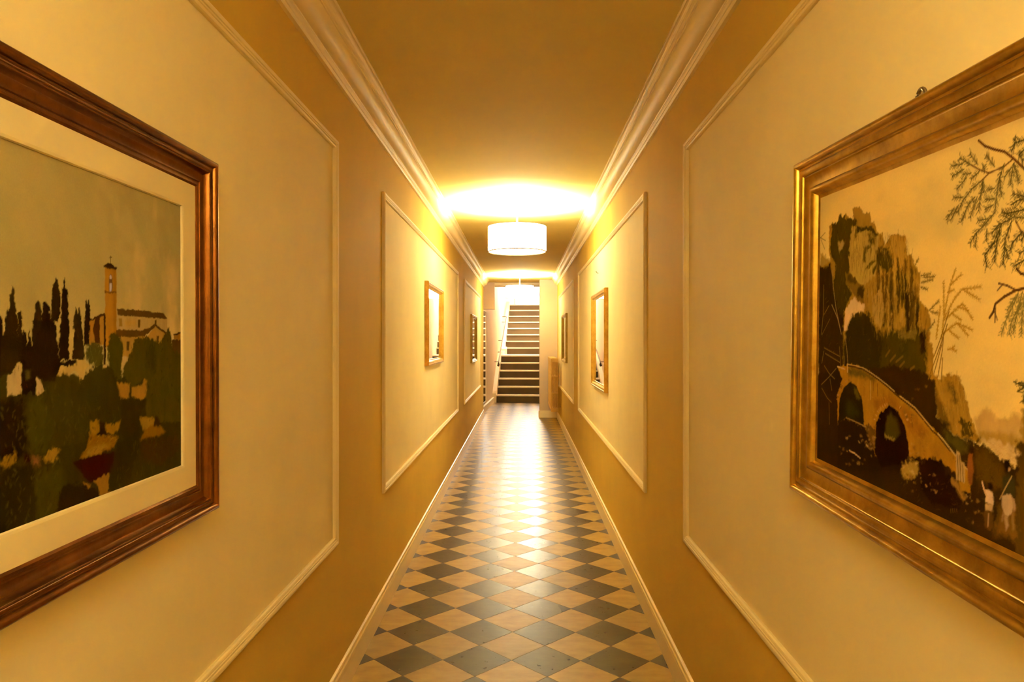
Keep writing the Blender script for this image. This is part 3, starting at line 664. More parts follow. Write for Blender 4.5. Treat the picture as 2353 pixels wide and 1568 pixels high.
RUIN_SHAPES = [
 ("P",(188,158,106),5,2,[591,-1134,791,-950,940,-955,1064,-1050,1272,-1005,1369,-899,1492,-974,2239,-951,2254,-1388,704,-1414]),
 ("P",(164,136,74),6,2,[648,-1275,1117,-1215,1576,-1200,2246,-1142,2258,-1525,1238,-1382,703,-1381]),
 ("P",(195,168,128),5,3,[729,-1377,1002,-1338,1582,-1379,2252,-1334,2258,-1525,1380,-1578,1151,-1555]),
 ("P",(153,131,74),5,3,[-4372,1528,-4145,1433,-3881,1338,-3791,1185,-4362,1225]),
 ("P",(149,119,51),1.5,2,[-3968,2032,-3714,2017,-3593,2064,-3536,2198,-3413,2093,-3258,2141,-3103,2067,-2951,1995,-2987,2204,-2830,2222,-2667,2155,-2524,2060,-2336,2041,-2297,1866,-2181,1834,-2094,1672,-1886,1632,-1833,1424,-1640,1580,-1493,1578,-1178,1505,-1141,1208,-1005,1196,-894,1043,-759,905,-745,465,-515,363,-462,224,-462,-123,-375,-213,-346,-1082,-4361,-1590,-4454,1231,-3902,1321,-3995,1549]),
 ("P",(66,52,8),3,4,[-3820,2040,-3593,2064,-3516,2195,-3373,2087,-3103,2067,-2840,1971,-2801,1874,-3020,1851,-3028,1509,-3114,1259,-3070,1067,-3221,1007,-3176,813,-2943,649,-3129,551,-3277,344,-3303,-42,-3709,-51,-3775,676,-3667,1213,-3886,1484,-3934,1653]),
 ("P",(53,36,8),4,3,[-4454,1231,-3879,1264,-3733,675,-3309,134,-3257,-1450,-4361,-1590]),
 ("P",(151,127,79),4,2,[-3580,1670,-3320,1660,-3355,1542,-3512,1450]),
 ("P",(166,140,74),3,3,[-3020,1851,-2799,1840,-2210,1718,-2011,1599,-2094,1196,-2119,942,-2517,784,-2766,812,-3068,1032,-3117,1346]),
 ("P",(62,48,8),2,2,[-2837,1870,-2278,1775,-2044,1619,-2140,1606,-2411,1751,-2833,1768]),
 ("P",(91,76,25),4,3,[-2540,1495,-2267,1467,-2449,1355,-2496,1195,-2583,1218]),
 ("P",(82,67,18),4,3,[-2410,1726,-2141,1614,-2134,1422,-2370,1526]),
 ("P",(91,76,18),3,2,[-2492,1096,-2194,1236,-2127,1198,-2388,1056]),
 ("P",(80,65,13),3,2,[-2252,1015,-2062,1193,-2029,1159,-2185,962]),
 ("P",(91,76,25),3,2,[-2872,1832,-2817,1825,-2865,1629,-2920,1635]),
 ("P",(113,89,36),2,2,[-3261,1061,-3068,1032,-2516,751,-2506,470,-2757,542,-3021,738,-3215,832]),
 ("P",(64,48,8),4,3,[-2692,758,-2516,751,-2509,553,-2796,645]),
 ("P",(78,59,13),4,2,[-3145,1037,-2768,879,-2839,832,-3179,917]),
 ("P",(206,177,141),2,2,[-2905,597,-2683,499,-2489,462,-2502,354,-2749,306,-2930,256,-2977,-36,-3265,-7,-3239,379]),
 ("P",(169,135,61),3,2,[-1670,1576,-1178,1505,-1138,1105,-1209,741,-1505,1058,-1664,1376]),
 ("P",(91,67,18),3,2,[-1771,1302,-1737,1268,-1778,927,-1793,896,-1818,945]),
 ("P",(64,48,8),3,2,[-1354,1031,-1327,1000,-1296,347,-1308,317,-1328,362]),
 ("P",(164,131,61),3,2,[-1714,1239,-1677,1205,-1606,1019,-1623,989,-1648,1037]),
 ("P",(164,131,61),3,2,[-1022,499,-985,469,-956,252,-973,223,-998,267]),
 ("P",(91,67,18),3,2,[-838,373,-777,343,-779,38,-808,9,-845,51]),
 ("P",(113,86,31),3,2,[-1412,1134,-1384,1101,-1308,722,-1321,693,-1342,739]),
 ("P",(113,86,31),3,2,[-1001,1055,-944,1022,-952,755,-978,727,-1013,772]),
 ("P",(64,48,8),3,2,[-1818,1043,-1767,1009,-1787,724,-1811,694,-1844,742]),
 ("P",(113,86,31),3,2,[-1033,1047,-981,1014,-996,875,-1021,847,-1054,893]),
 ("P",(55,39,8),3,2,[-1220,686,-1163,654,-1204,460,-1231,431,-1267,476]),
 ("P",(164,131,61),3,2,[-1243,883,-1198,851,-1172,634,-1193,606,-1223,651]),
 ("P",(113,86,31),3,2,[-1327,567,-1301,537,-1322,363,-1334,333,-1355,379]),
 ("P",(71,54,8),3,2,[-1272,1043,-1240,1011,-1228,715,-1243,686,-1266,732]),
 ("P",(64,48,8),3,2,[-1609,1272,-1569,1238,-1517,585,-1535,555,-1562,602]),
 ("P",(113,86,31),3,2,[-2066,1105,-1994,1068,-1977,392,-2011,360,-2054,409]),
 ("P",(64,48,8),3,2,[-1196,1134,-1128,1099,-1132,656,-1165,628,-1205,673]),
 ("P",(55,39,8),3,2,[-1554,590,-1529,558,-1572,255,-1584,224,-1603,270]),
 ("P",(55,39,8),3,2,[-1580,716,-1525,683,-1503,15,-1529,-16,-1564,29]),
 ("P",(164,131,61),3,2,[-1518,1146,-1490,1114,-1522,963,-1534,933,-1555,980]),
 ("P",(71,54,8),3,2,[-832,540,-783,511,-785,116,-808,87,-839,130]),
 ("P",(91,67,18),3,2,[-1914,942,-1865,908,-1771,345,-1794,314,-1825,361]),
 ("P",(164,131,61),3,2,[-1808,1033,-1771,999,-1758,600,-1775,570,-1801,617]),
 ("P",(55,39,8),3,2,[-923,427,-899,398,-909,24,-920,-5,-938,38]),
 ("P",(64,48,8),3,2,[-1372,679,-1335,647,-1339,303,-1356,273,-1382,318]),
 ("P",(164,131,61),3,2,[-1317,500,-1247,469,-1210,135,-1243,104,-1284,149]),
 ("P",(55,39,8),3,2,[-1105,761,-1072,731,-1014,563,-1029,534,-1052,579]),
 ("P",(113,86,31),3,2,[-1622,840,-1562,807,-1495,245,-1522,215,-1559,261]),
 ("P",(91,67,18),3,2,[-1781,754,-1737,721,-1725,150,-1746,119,-1775,165]),
 ("P",(113,86,31),3,2,[-1969,580,-1905,546,-1941,-62,-1972,-94,-2012,-48]),
 ("P",(164,131,61),3,2,[-1896,598,-1866,566,-1889,63,-1902,31,-1924,78]),
 ("P",(55,39,8),3,2,[-1458,929,-1414,896,-1357,555,-1377,526,-1406,572]),
 ("P",(91,67,18),3,2,[-903,996,-876,966,-814,397,-826,369,-846,412]),
 ("P",(64,48,8),3,2,[-943,637,-911,607,-865,36,-880,7,-902,50]),
 ("P",(71,54,8),3,2,[-1014,665,-947,634,-931,110,-962,80,-1002,123]),
 ("P",(55,39,8),3,2,[-2035,866,-1959,831,-1922,426,-1958,395,-2004,444]),
 ("P",(64,48,8),3,2,[-2039,1277,-1960,1239,-1960,614,-1998,584,-2045,633]),
 ("P",(64,48,8),3,2,[-1014,1006,-974,975,-919,574,-938,546,-965,590]),
 ("P",(113,86,31),3,2,[-1550,742,-1504,709,-1534,119,-1555,89,-1585,134]),
 ("P",(91,67,18),3,2,[-1043,821,-1000,790,-947,151,-967,122,-994,165]),
 ("P",(91,67,18),3,2,[-1982,648,-1938,615,-1875,377,-1895,346,-1924,394]),
 ("P",(64,48,8),3,2,[-1919,918,-1884,884,-1836,548,-1852,517,-1877,565]),
 ("P",(71,54,8),3,2,[-1423,1017,-1353,983,-1305,570,-1338,541,-1381,587]),
 ("P",(113,86,31),3,2,[-1234,1115,-1172,1081,-1146,903,-1176,875,-1214,922]),
 ("P",(164,131,61),3,2,[-1986,1154,-1939,1119,-1874,511,-1895,480,-1926,528]),
 ("P",(113,86,31),3,2,[-2095,1289,-2037,1253,-1949,605,-1976,574,-2012,623]),
 ("P",(55,39,8),3,2,[-1658,691,-1599,658,-1581,101,-1609,70,-1645,116]),
 ("P",(113,86,31),3,2,[-1737,922,-1693,888,-1673,217,-1693,186,-1722,232]),
 ("P",(113,86,31),3,2,[-1877,728,-1801,694,-1804,470,-1840,439,-1886,487]),
 ("P",(55,39,8),3,2,[-1041,598,-1015,568,-971,-10,-983,-40,-1002,4]),
 ("P",(113,86,31),3,2,[-1638,1062,-1566,1027,-1537,807,-1572,779,-1615,827]),
 ("P",(55,39,8),3,2,[-852,393,-792,364,-720,-32,-748,-61,-784,-19]),
 ("P",(71,54,8),3,2,[-1821,600,-1740,567,-1774,73,-1813,41,-1861,87]),
 ("P",(164,131,61),3,2,[-1848,994,-1809,960,-1741,338,-1759,307,-1785,354]),
 ("P",(164,131,61),3,2,[-1660,646,-1602,613,-1530,266,-1557,236,-1593,282]),
 ("P",(91,67,18),3,2,[-1784,1093,-1729,1058,-1699,519,-1725,488,-1760,536]),
 ("P",(91,67,18),3,2,[-921,732,-861,701,-869,380,-898,351,-935,395]),
 ("P",(64,48,8),3,2,[-1306,1044,-1259,1011,-1225,411,-1247,382,-1277,427]),
 ("P",(164,131,61),3,2,[-1539,1017,-1488,984,-1481,847,-1505,818,-1538,865]),
 ("P",(55,39,8),3,2,[-892,573,-866,543,-879,267,-890,238,-910,282]),
 ("P",(71,54,8),3,2,[-1236,855,-1209,824,-1135,383,-1146,354,-1166,398]),
 ("P",(113,86,31),3,2,[-1664,632,-1596,599,-1558,385,-1590,355,-1631,402]),
 ("P",(55,39,8),3,2,[-1143,749,-1108,718,-1066,590,-1082,561,-1106,606]),
 ("P",(64,48,8),3,2,[-2046,1087,-2016,1053,-1931,853,-1944,822,-1966,870]),
 ("P",(55,39,8),3,2,[-1270,752,-1239,721,-1235,510,-1249,480,-1272,526]),
 ("P",(113,86,31),3,2,[-938,515,-883,484,-837,80,-863,51,-896,93]),
 ("P",(91,67,18),3,2,[-1872,1042,-1829,1008,-1812,762,-1832,732,-1860,780]),
 ("P",(91,67,18),3,2,[-1843,683,-1795,651,-1753,382,-1776,351,-1806,398]),
 ("P",(71,54,8),3,2,[-1639,1051,-1613,1019,-1543,661,-1555,631,-1575,677]),
 ("P",(71,54,8),3,2,[-1662,752,-1630,720,-1603,549,-1617,518,-1639,565]),
 ("P",(91,67,18),3,2,[-1765,951,-1700,917,-1723,529,-1754,499,-1793,546]),
 ("P",(55,39,8),3,2,[-800,454,-735,424,-727,-32,-758,-61,-797,-20]),
 ("P",(64,48,8),3,2,[-995,638,-943,607,-881,434,-906,406,-938,450]),
 ("P",(55,39,8),3,2,[-874,403,-817,373,-763,46,-789,17,-824,60]),
 ("P",(164,131,61),3,2,[-1725,718,-1683,685,-1606,194,-1625,164,-1653,210]),
 ("P",(71,54,8),3,2,[-990,478,-956,448,-966,289,-982,260,-1005,304]),
 ("P",(64,48,8),3,2,[-1208,683,-1158,652,-1076,213,-1099,184,-1130,228]),
 ("P",(164,131,61),3,2,[-892,875,-846,843,-796,705,-818,677,-847,721]),
 ("P",(164,131,61),3,2,[-1750,1229,-1682,1193,-1613,1026,-1646,997,-1686,1046]),
 ("P",(71,54,8),3,2,[-1663,967,-1593,932,-1521,319,-1553,289,-1595,335]),
 ("P",(71,54,8),3,2,[-982,605,-959,575,-910,135,-920,106,-938,150]),
 ("P",(64,48,8),3,2,[-2066,778,-2024,744,-1974,494,-1993,463,-2021,511]),
 ("P",(91,67,18),3,2,[-1023,859,-972,827,-1011,510,-1035,481,-1068,526]),
 ("P",(64,48,8),3,2,[-1431,1225,-1381,1190,-1353,794,-1376,765,-1408,811]),
 ("P",(91,67,18),3,2,[-1046,580,-1015,550,-1056,204,-1070,175,-1092,219]),
 ("P",(64,51,8),5,4,[-2068,1384,-1694,1394,-1598,1187,-1534,1060,-1742,982,-1963,1091,-2094,1196]),
 ("P",(48,33,8),4,2,[-1177,622,-1040,617,-992,5,-1129,2]),
 ("P",(160,131,70),4,3,[-2237,546,-1919,726,-1796,301,-1895,-14,-2160,222]),
 ("P",(151,119,49),3,2,[-744,451,-515,363,-462,224,-462,-123,-603,13,-784,81]),
 ("P",(64,52,8),8,4,[-1958,-15,-756,38,-552,-14,-516,-1104,-3257,-1450,-3297,-218]),
 ("P",(113,94,46),6,4,[-1353,-17,-860,22,-805,-63,-1293,-121]),
 ("P",(48,37,8),5,4,[-2968,256,-2749,323,-2363,304,-2057,63,-1827,-169,-1996,-812,-3280,-746,-3186,-40]),
 ("P",(38,22,8),3,1,[-730,10,-603,20,-569,-267,-693,-329]),
 ("S",(140,115,79),1.6,0,[-3832,1152,-3783,931,-3712,674,-3620,401,-3381,-79],None),
 ("S",(120,97,61),1.4,0,[-4193,877,-4197,315,-4273,-100],None),
 ("S",(120,97,61),1.2,0,[-3938,461,-4173,277],None),
 ("S",(142,118,84),1.5,0,[-3810,477,-3552,221,-3381,-79],None),
 ("S",(109,86,56),1.2,0,[-3886,203,-4250,-118],None),
 ("S",(140,115,79),1.6,0,[-3223,-111,-3136,-387,-3090,-628],None),
 ("S",(100,86,46),1.0,0,[-4382,1831,-4160,1908],None),
 ("S",(100,86,46),1.0,0,[-4382,1831,-4133,1747],None),
 ("S",(100,86,46),1.0,0,[-4358,1790,-4172,1584],None),
 ("T",((71,54,8),(62,45,8),(55,39,8),(175,146,88),(122,97,41),(96,76,25),(164,133,70)),620,120,92,14,13,[-3020,1851,-2077,1654,-1639,1527,-1177,1475,-893,1014,-744,437,-513,293,-476,-95,-2083,-145,-2432,304,-2517,801,-3070,1067]),
 ("T",((91,76,25),(45,33,8),(120,99,51)),90,90,92,20,9,[-3891,1630,-3592,2046,-2840,1963,-3047,1511,-3176,830,-2943,649,-3309,134,-3721,312]),
 ("T",((75,62,25),(98,81,41),(38,22,8)),150,90,70,60,7,[-4454,1231,-3877,1228,-3303,-42,-552,-14,-539,-405,-4393,-637]),
 ("P",(151,119,49),2,3,[-518,-478,-321,-592,-256,-659,-15,-585,159,-536,318,-643,390,-739,480,-998,648,-1275,729,-1377,548,-1441,216,-1396,-239,-1181,-313,-827]),
 ("P",(100,76,25),5,3,[-315,-791,-90,-1036,127,-1341,-141,-1329,-290,-1061]),
 ("P",(96,76,31),5,3,[-12,-673,136,-729,257,-941,173,-986,52,-825]),
 ("P",(71,54,8),3,5,[294,-1194,485,-1149,598,-1333,494,-1434,383,-1368]),
 ("P",(78,59,13),3,4,[637,-1334,728,-1336,730,-1393,652,-1406]),
 ("P",(48,31,8),3,3,[-4525,-900,-2776,-719,-1480,-542,-580,-594,-318,-701,-239,-1181,216,-1396,548,-1425,808,-1445,1128,-1544,1380,-1578,2258,-1525,2290,-2483,-4396,-4824]),
 ("P",(75,65,25),8,3,[-141,-1347,216,-1405,496,-1484,472,-1590,279,-1609,-15,-1505]),
 ("P",(78,56,13),10,3,[629,-1494,909,-1507,1248,-1675,1164,-1930,773,-1943,637,-1725]),
 ("P",(107,78,31),8,3,[1123,-2129,1695,-1993,2094,-2126,2103,-2379,1041,-2519]),
 ("P",(151,113,36),1.5,2,[-3522,-703,-3166,-653,-3109,-626,-2504,-650,-1933,-792,-1263,-1020,-821,-1151,-239,-1433,87,-1619,242,-1695,478,-1840,540,-1877,549,-2130,342,-2129,207,-1925,-133,-1823,-492,-1853,-956,-1916,-2017,-2123,-2297,-1717,-3486,-1796,-3506,-1187,-3314,-919]),
 ("P",(100,81,31),6,2,[-3088,-673,-2503,-683,-1996,-821,-2059,-859,-2534,-818,-3045,-826]),
 ("P",(138,97,31),8,2,[-2180,-1178,-1554,-1044,-979,-1215,-454,-1482,-703,-1594,-1025,-1472,-1312,-1274,-1669,-1212,-2010,-1351]),
 ("P",(91,67,25),3,3,[-2402,-1634,-2034,-1627,-1986,-2100,-2222,-1934]),
 ("P",(41,26,8),3,3,[-3488,-1725,-3095,-1633,-2401,-1683,-2017,-2123,-981,-1994,-975,-2155,-3456,-2692]),
 ("P",(38,28,8),1.5,1.5,[-3446,-1754,-3412,-1320,-3230,-1053,-2965,-944,-2742,-1005,-2539,-1186,-2433,-1555,-2453,-1666,-3095,-1615]),
 ("P",(78,67,25),4,2,[-2850,-1050,-2703,-1069,-2573,-1223,-2735,-1208]),
 ("P",(50,45,8),8,2,[-3145,-1289,-2804,-1318,-2582,-1493,-2870,-1584,-3136,-1568]),
 ("P",(31,14,8),1.5,1.5,[-2032,-2061,-2019,-1576,-1851,-1346,-1578,-1214,-1312,-1274,-1108,-1469,-1003,-1718,-969,-1918,-1116,-2051,-1820,-2274,-1985,-2116]),
 ("P",(64,54,13),6,2,[-1692,-1449,-1545,-1305,-1306,-1439,-1243,-1610,-1383,-1740,-1714,-1719]),
 ("P",(122,102,51),3,3,[-1715,-1687,-1384,-1725,-1411,-1768,-1697,-1747]),
 ("S",(109,81,31),1.3,0,[-1599,-1199,-1607,-1166],None),
 ("S",(164,126,65),1.3,0,[-1865,-1310,-1901,-1287],None),
 ("S",(164,126,65),1.3,0,[-1106,-1297,-1065,-1274],None),
 ("S",(109,81,31),1.3,0,[-1775,-1258,-1801,-1231],None),
 ("S",(164,126,65),1.3,0,[-1084,-1321,-1040,-1300],None),
 ("S",(175,138,79),1.3,0,[-1781,-1261,-1808,-1234],None),
 ("S",(175,138,79),1.3,0,[-1271,-1206,-1246,-1175],None),
 ("S",(175,138,79),1.3,0,[-1719,-1234,-1740,-1205],None),
 ("S",(175,138,79),1.3,0,[-1057,-1360,-1011,-1343],None),
 ("S",(164,126,65),1.3,0,[-1657,-1214,-1671,-1182],None),
 ("S",(164,126,65),1.3,0,[-1898,-1334,-1938,-1314],None),
 ("S",(175,138,79),1.3,0,[-1997,-1434,-2048,-1423],None),
 ("S",(175,138,79),1.3,0,[-2040,-1506,-2096,-1503],None),
 ("S",(175,138,79),1.3,0,[-1713,-1232,-1733,-1202],None),
 ("S",(109,81,31),1.3,0,[-1091,-1313,-1048,-1291],None),
 ("S",(164,126,65),1.3,0,[-1933,-1363,-1977,-1346],None),
 ("S",(109,81,31),1.3,0,[-1241,-1216,-1213,-1185],None),
 ("S",(109,81,31),1.3,0,[-1089,-1314,-1047,-1293],None),
 ("S",(109,81,31),1.3,0,[-1075,-1331,-1031,-1311],None),
 ("S",(164,126,65),1.3,0,[-1848,-1299,-1882,-1275],None),
 ("S",(164,126,65),1.3,0,[-1939,-1368,-1983,-1351],None),
 ("S",(164,126,65),1.3,0,[-1096,-1307,-1054,-1285],None),
 ("S",(109,81,31),1.3,0,[-1085,-1319,-1042,-1298],None),
 ("S",(164,126,65),1.3,0,[-1992,-1427,-2043,-1416],None),
 ("S",(164,126,65),1.3,0,[-1654,-1213,-1668,-1181],None),
 ("S",(164,126,65),1.3,0,[-1049,-1375,-1002,-1359],None),
 ("S",(153,118,61),1.3,0,[-3448,-1276,-3534,-1277],None),
 ("S",(153,118,61),1.3,0,[-3003,-930,-3015,-900],None),
 ("S",(153,118,61),1.3,0,[-3377,-1148,-3451,-1137],None),
 ("S",(153,118,61),1.3,0,[-3445,-1269,-3531,-1269],None),
 ("S",(105,78,31),1.3,0,[-3286,-1057,-3345,-1039],None),
 ("S",(153,118,61),1.3,0,[-3264,-1040,-3318,-1020],None),
 ("S",(105,78,31),1.3,0,[-3333,-1098,-3399,-1083],None),
 ("S",(153,118,61),1.3,0,[-3430,-1231,-3512,-1228],None),
 ("S",(153,118,61),1.3,0,[-3151,-976,-3187,-951],None),
 ("S",(153,118,61),1.3,0,[-3435,-1244,-3519,-1241],None),
 ("S",(153,118,61),1.3,0,[-3460,-1320,-3548,-1324],None),
 ("S",(153,118,61),1.3,0,[-3119,-963,-3149,-936],None),
 ("S",(105,78,31),1.3,0,[-3448,-1276,-3534,-1277],None),
 ("S",(153,118,61),1.3,0,[-2959,-923,-2964,-893],None),
 ("S",(153,118,61),1.3,0,[-3438,-1250,-3523,-1249],None),
 ("S",(153,118,61),1.3,0,[-3125,-966,-3157,-939],None),
 ("S",(153,118,61),1.3,0,[-3025,-935,-3040,-905],None),
 ("S",(105,78,31),1.3,0,[-3028,-935,-3043,-906],None),
 ("S",(105,78,31),1.3,0,[-3316,-1082,-3379,-1065],None),
 ("S",(153,118,61),1.3,0,[-3428,-1227,-3510,-1223],None),
 ("S",(75,51,8),2.6,0,[-3089,-656,-2789,-663,-2503,-681,-2194,-751,-1932,-822,-1679,-899,-1437,-986,-1262,-1045,-1037,-1111,-820,-1177,-662,-1259,-334,-1434,-214,-1470,88,-1635],None),
 ("S",(164,138,93),1.6,0,[-3109,-630,-2790,-636,-2504,-655,-2195,-725,-1932,-797,-1680,-872,-1438,-958],None),
 ("S",(173,141,88),2.0,0,[-1263,-1017,-1038,-1083,-821,-1148,-663,-1231,-335,-1407],None),
 ("S",(173,144,93),2.4,0,[-215,-1443,-74,-1514,87,-1606,372,-1772,518,-1831],None),
 ("S",(181,151,101),2.0,0,[-3109,-630,-3104,-779],None),
 ("S",(175,144,97),2.0,0,[-3522,-703,-3202,-730],None),
 ("S",(140,113,74),1.6,0,[-3134,-1624,-2794,-1641,-2366,-1678],None),
 ("P",(155,126,79),2.2,1.5,[-2064,-1979,-2020,-1972,-2009,-1978,-2047,-1988]),
 ("P",(118,89,51),2.2,1.5,[-2148,-1893,-2090,-1885,-2075,-1900,-2125,-1914]),
 ("P",(118,89,51),2.2,1.5,[-2408,-1933,-2309,-1920,-2284,-1946,-2369,-1969]),
 ("P",(118,89,51),2.2,1.5,[-2111,-1828,-2050,-1821,-2034,-1841,-2087,-1857]),
 ("P",(131,102,61),2.2,1.5,[-2302,-1705,-2257,-1699,-2246,-1710,-2285,-1719]),
 ("P",(155,126,79),2.2,1.5,[-2113,-1802,-2025,-1790,-2003,-1805,-2079,-1823]),
 ("P",(118,89,51),2.2,1.5,[-2323,-1704,-2262,-1696,-2247,-1706,-2300,-1718]),
 ("P",(131,102,61),2.2,1.5,[-2284,-1855,-2211,-1847,-2192,-1872,-2255,-1890]),
 ("P",(118,89,51),2.2,1.5,[-2147,-1906,-2058,-1894,-2035,-1920,-2112,-1943]),
 ("P",(131,102,61),2.2,1.5,[-2294,-2025,-2199,-2010,-2175,-2025,-2258,-2046]),
 ("P",(131,102,61),2.2,1.5,[-2165,-1823,-2095,-1814,-2077,-1830,-2137,-1846]),
 ("P",(131,102,61),2.2,1.5,[-2226,-1959,-2165,-1951,-2149,-1970,-2202,-1986]),
 ("P",(118,89,51),2.2,1.5,[-2284,-1935,-2211,-1925,-2193,-1941,-2256,-1958]),
 ("P",(118,89,51),2.2,1.5,[-2337,-1807,-2256,-1796,-2236,-1809,-2306,-1826]),
 ("P",(118,89,51),2.2,1.5,[-2302,-2000,-2242,-1992,-2226,-2012,-2278,-2028]),
 ("P",(131,102,61),2.2,1.5,[-2125,-1850,-2056,-1841,-2038,-1859,-2098,-1875]),
 ("P",(155,126,79),2.2,1.5,[-3120,-2226,-3044,-2215,-3024,-2232,-3090,-2251]),
 ("P",(131,102,61),2.2,1.5,[-2653,-2348,-2575,-2335,-2555,-2353,-2623,-2373]),
 ("P",(131,102,61),2.2,1.5,[-2218,-2012,-2122,-1998,-2097,-2020,-2181,-2043]),
 ("P",(155,126,79),2.2,1.5,[-3161,-1994,-3044,-1978,-3014,-2001,-3116,-2026]),
 ("P",(118,89,51),2.2,1.5,[-2602,-1849,-2505,-1837,-2480,-1861,-2564,-1882]),
 ("P",(98,73,36),2.2,1.5,[-2437,-2258,-2375,-2248,-2359,-2263,-2413,-2279]),
 ("P",(98,73,36),2.2,1.5,[-2519,-2326,-2448,-2315,-2429,-2335,-2491,-2355]),
 ("P",(98,73,36),2.2,1.5,[-2241,-1839,-2174,-1830,-2158,-1839,-2215,-1852]),
 ("P",(118,89,51),2.2,1.5,[-3142,-2481,-3061,-2468,-3040,-2486,-3110,-2508]),
 ("P",(98,73,36),2.2,1.5,[-2888,-2350,-2800,-2336,-2777,-2355,-2854,-2378]),
 ("P",(118,89,51),2.2,1.5,[-2689,-2345,-2596,-2330,-2572,-2359,-2652,-2385]),
 ("P",(155,126,79),2.2,1.5,[-2192,-2124,-2139,-2117,-2126,-2133,-2172,-2147]),
 ("P",(118,89,51),2.2,1.5,[-2551,-1924,-2450,-1910,-2425,-1935,-2512,-1958]),
 ("P",(118,89,51),2.2,1.5,[-3284,-2217,-3186,-2202,-3161,-2222,-3246,-2245]),
 ("P",(98,73,36),2.2,1.5,[-2416,-2025,-2362,-2017,-2348,-2026,-2395,-2039]),
 ("P",(118,89,51),2.2,1.5,[-2357,-1806,-2274,-1795,-2253,-1806,-2325,-1822]),
 ("P",(155,126,79),2.2,1.5,[-2711,-2373,-2646,-2362,-2629,-2372,-2686,-2388]),
 ("P",(131,102,61),2.2,1.5,[-3046,-1939,-2954,-1926,-2931,-1938,-3011,-1955]),
 ("P",(118,89,51),2.2,1.5,[-2225,-1919,-2166,-1911,-2151,-1928,-2202,-1942]),
 ("P",(98,73,36),2.2,1.5,[-3037,-2453,-2924,-2433,-2895,-2454,-2993,-2482]),
 ("P",(155,126,79),2.2,1.5,[-2365,-1988,-2265,-1975,-2239,-2001,-2326,-2026]),
 ("P",(131,102,61),2.2,1.5,[-2636,-2364,-2556,-2350,-2536,-2367,-2605,-2387]),
 ("P",(118,89,51),2.2,1.5,[-2262,-2011,-2203,-2002,-2188,-2013,-2239,-2026]),
 ("P",(131,102,61),2.2,1.5,[-3436,-2211,-3340,-2196,-3315,-2206,-3399,-2226]),
 ("P",(118,89,51),2.2,1.5,[-3360,-2319,-3273,-2306,-3251,-2327,-3326,-2348]),
 ("P",(155,126,79),2.2,1.5,[-2662,-1986,-2583,-1976,-2562,-1995,-2631,-2013]),
 ("S",(173,144,110),2.6,0,[-2980,-2206,-2775,-2219,-2557,-2262],None),
 ("P",(155,123,61),2.2,1.5,[-883,-1715,-829,-1707,-815,-1717,-862,-1729]),
 ("P",(155,123,61),2.2,1.5,[-980,-1845,-930,-1838,-917,-1857,-960,-1871]),
 ("P",(155,123,61),2.2,1.5,[-882,-1830,-834,-1822,-822,-1831,-863,-1842]),
 ("P",(131,97,41),2.2,1.5,[-852,-1930,-817,-1924,-807,-1935,-838,-1944]),
 ("P",(131,97,41),2.2,1.5,[-617,-1688,-569,-1682,-557,-1696,-598,-1708]),
 ("P",(155,123,61),2.2,1.5,[-959,-1855,-890,-1845,-873,-1863,-932,-1881]),
 ("P",(131,97,41),2.2,1.5,[-894,-1750,-812,-1740,-791,-1767,-862,-1789]),
 ("P",(155,123,61),2.2,1.5,[-1002,-1782,-931,-1772,-912,-1787,-974,-1804]),
 ("P",(131,97,41),2.2,1.5,[-795,-1828,-741,-1820,-727,-1830,-774,-1843]),
 ("P",(131,97,41),2.2,1.5,[-856,-1893,-818,-1887,-808,-1897,-841,-1906]),
 ("P",(155,123,61),2.2,1.5,[-754,-1831,-687,-1821,-669,-1833,-728,-1849]),
 ("P",(155,123,61),2.2,1.5,[-965,-1939,-898,-1929,-881,-1945,-939,-1962]),
 ("P",(131,97,41),2.2,1.5,[-818,-1869,-769,-1862,-756,-1875,-799,-1888]),
 ("P",(155,123,61),2.2,1.5,[-943,-1712,-897,-1706,-885,-1721,-925,-1733]),
 ("P",(131,97,41),2.2,1.5,[-927,-1944,-878,-1936,-865,-1943,-908,-1954]),
 ("P",(131,97,41),2.2,1.5,[-678,-1870,-599,-1859,-578,-1885,-647,-1907]),
 ("P",(147,122,61),5,4,[-1224,-2194,-1034,-2020,-796,-1928,-664,-1987,-786,-2215,-1079,-2326]),
 ("P",(171,144,88),2.2,1.5,[-914,-2140,-832,-2127,-811,-2157,-881,-2182]),
 ("P",(171,144,88),2.2,1.5,[-789,-2141,-741,-2132,-729,-2139,-771,-2151]),
 ("P",(171,144,88),2.2,1.5,[-1145,-2118,-1094,-2110,-1081,-2123,-1125,-2137]),
 ("P",(113,89,36),2.2,1.5,[-1199,-2046,-1146,-2038,-1132,-2057,-1178,-2072]),
 ("P",(171,144,88),2.2,1.5,[-1114,-2215,-1070,-2208,-1059,-2220,-1097,-2232]),
 ("P",(171,144,88),2.2,1.5,[-1121,-2273,-1085,-2266,-1076,-2278,-1107,-2288]),
 ("P",(171,144,88),2.2,1.5,[-805,-1982,-716,-1968,-693,-1992,-771,-2017]),
 ("P",(113,89,36),2.2,1.5,[-1104,-2263,-1056,-2255,-1044,-2272,-1085,-2287]),
 ("P",(171,144,88),2.2,1.5,[-1051,-2069,-1006,-2061,-994,-2069,-1033,-2080]),
 ("P",(113,89,36),2.2,1.5,[-1046,-2200,-976,-2188,-957,-2207,-1019,-2228]),
 ("P",(171,144,88),2.2,1.5,[-1172,-2086,-1118,-2077,-1103,-2093,-1151,-2109]),
 ("P",(171,144,88),2.2,1.5,[-954,-2150,-916,-2145,-906,-2158,-939,-2170]),
 ("P",(113,89,36),2.2,1.5,[-748,-1999,-692,-1990,-677,-2005,-726,-2021]),
 ("P",(171,144,88),2.2,1.5,[-1009,-2130,-974,-2123,-965,-2128,-996,-2137]),
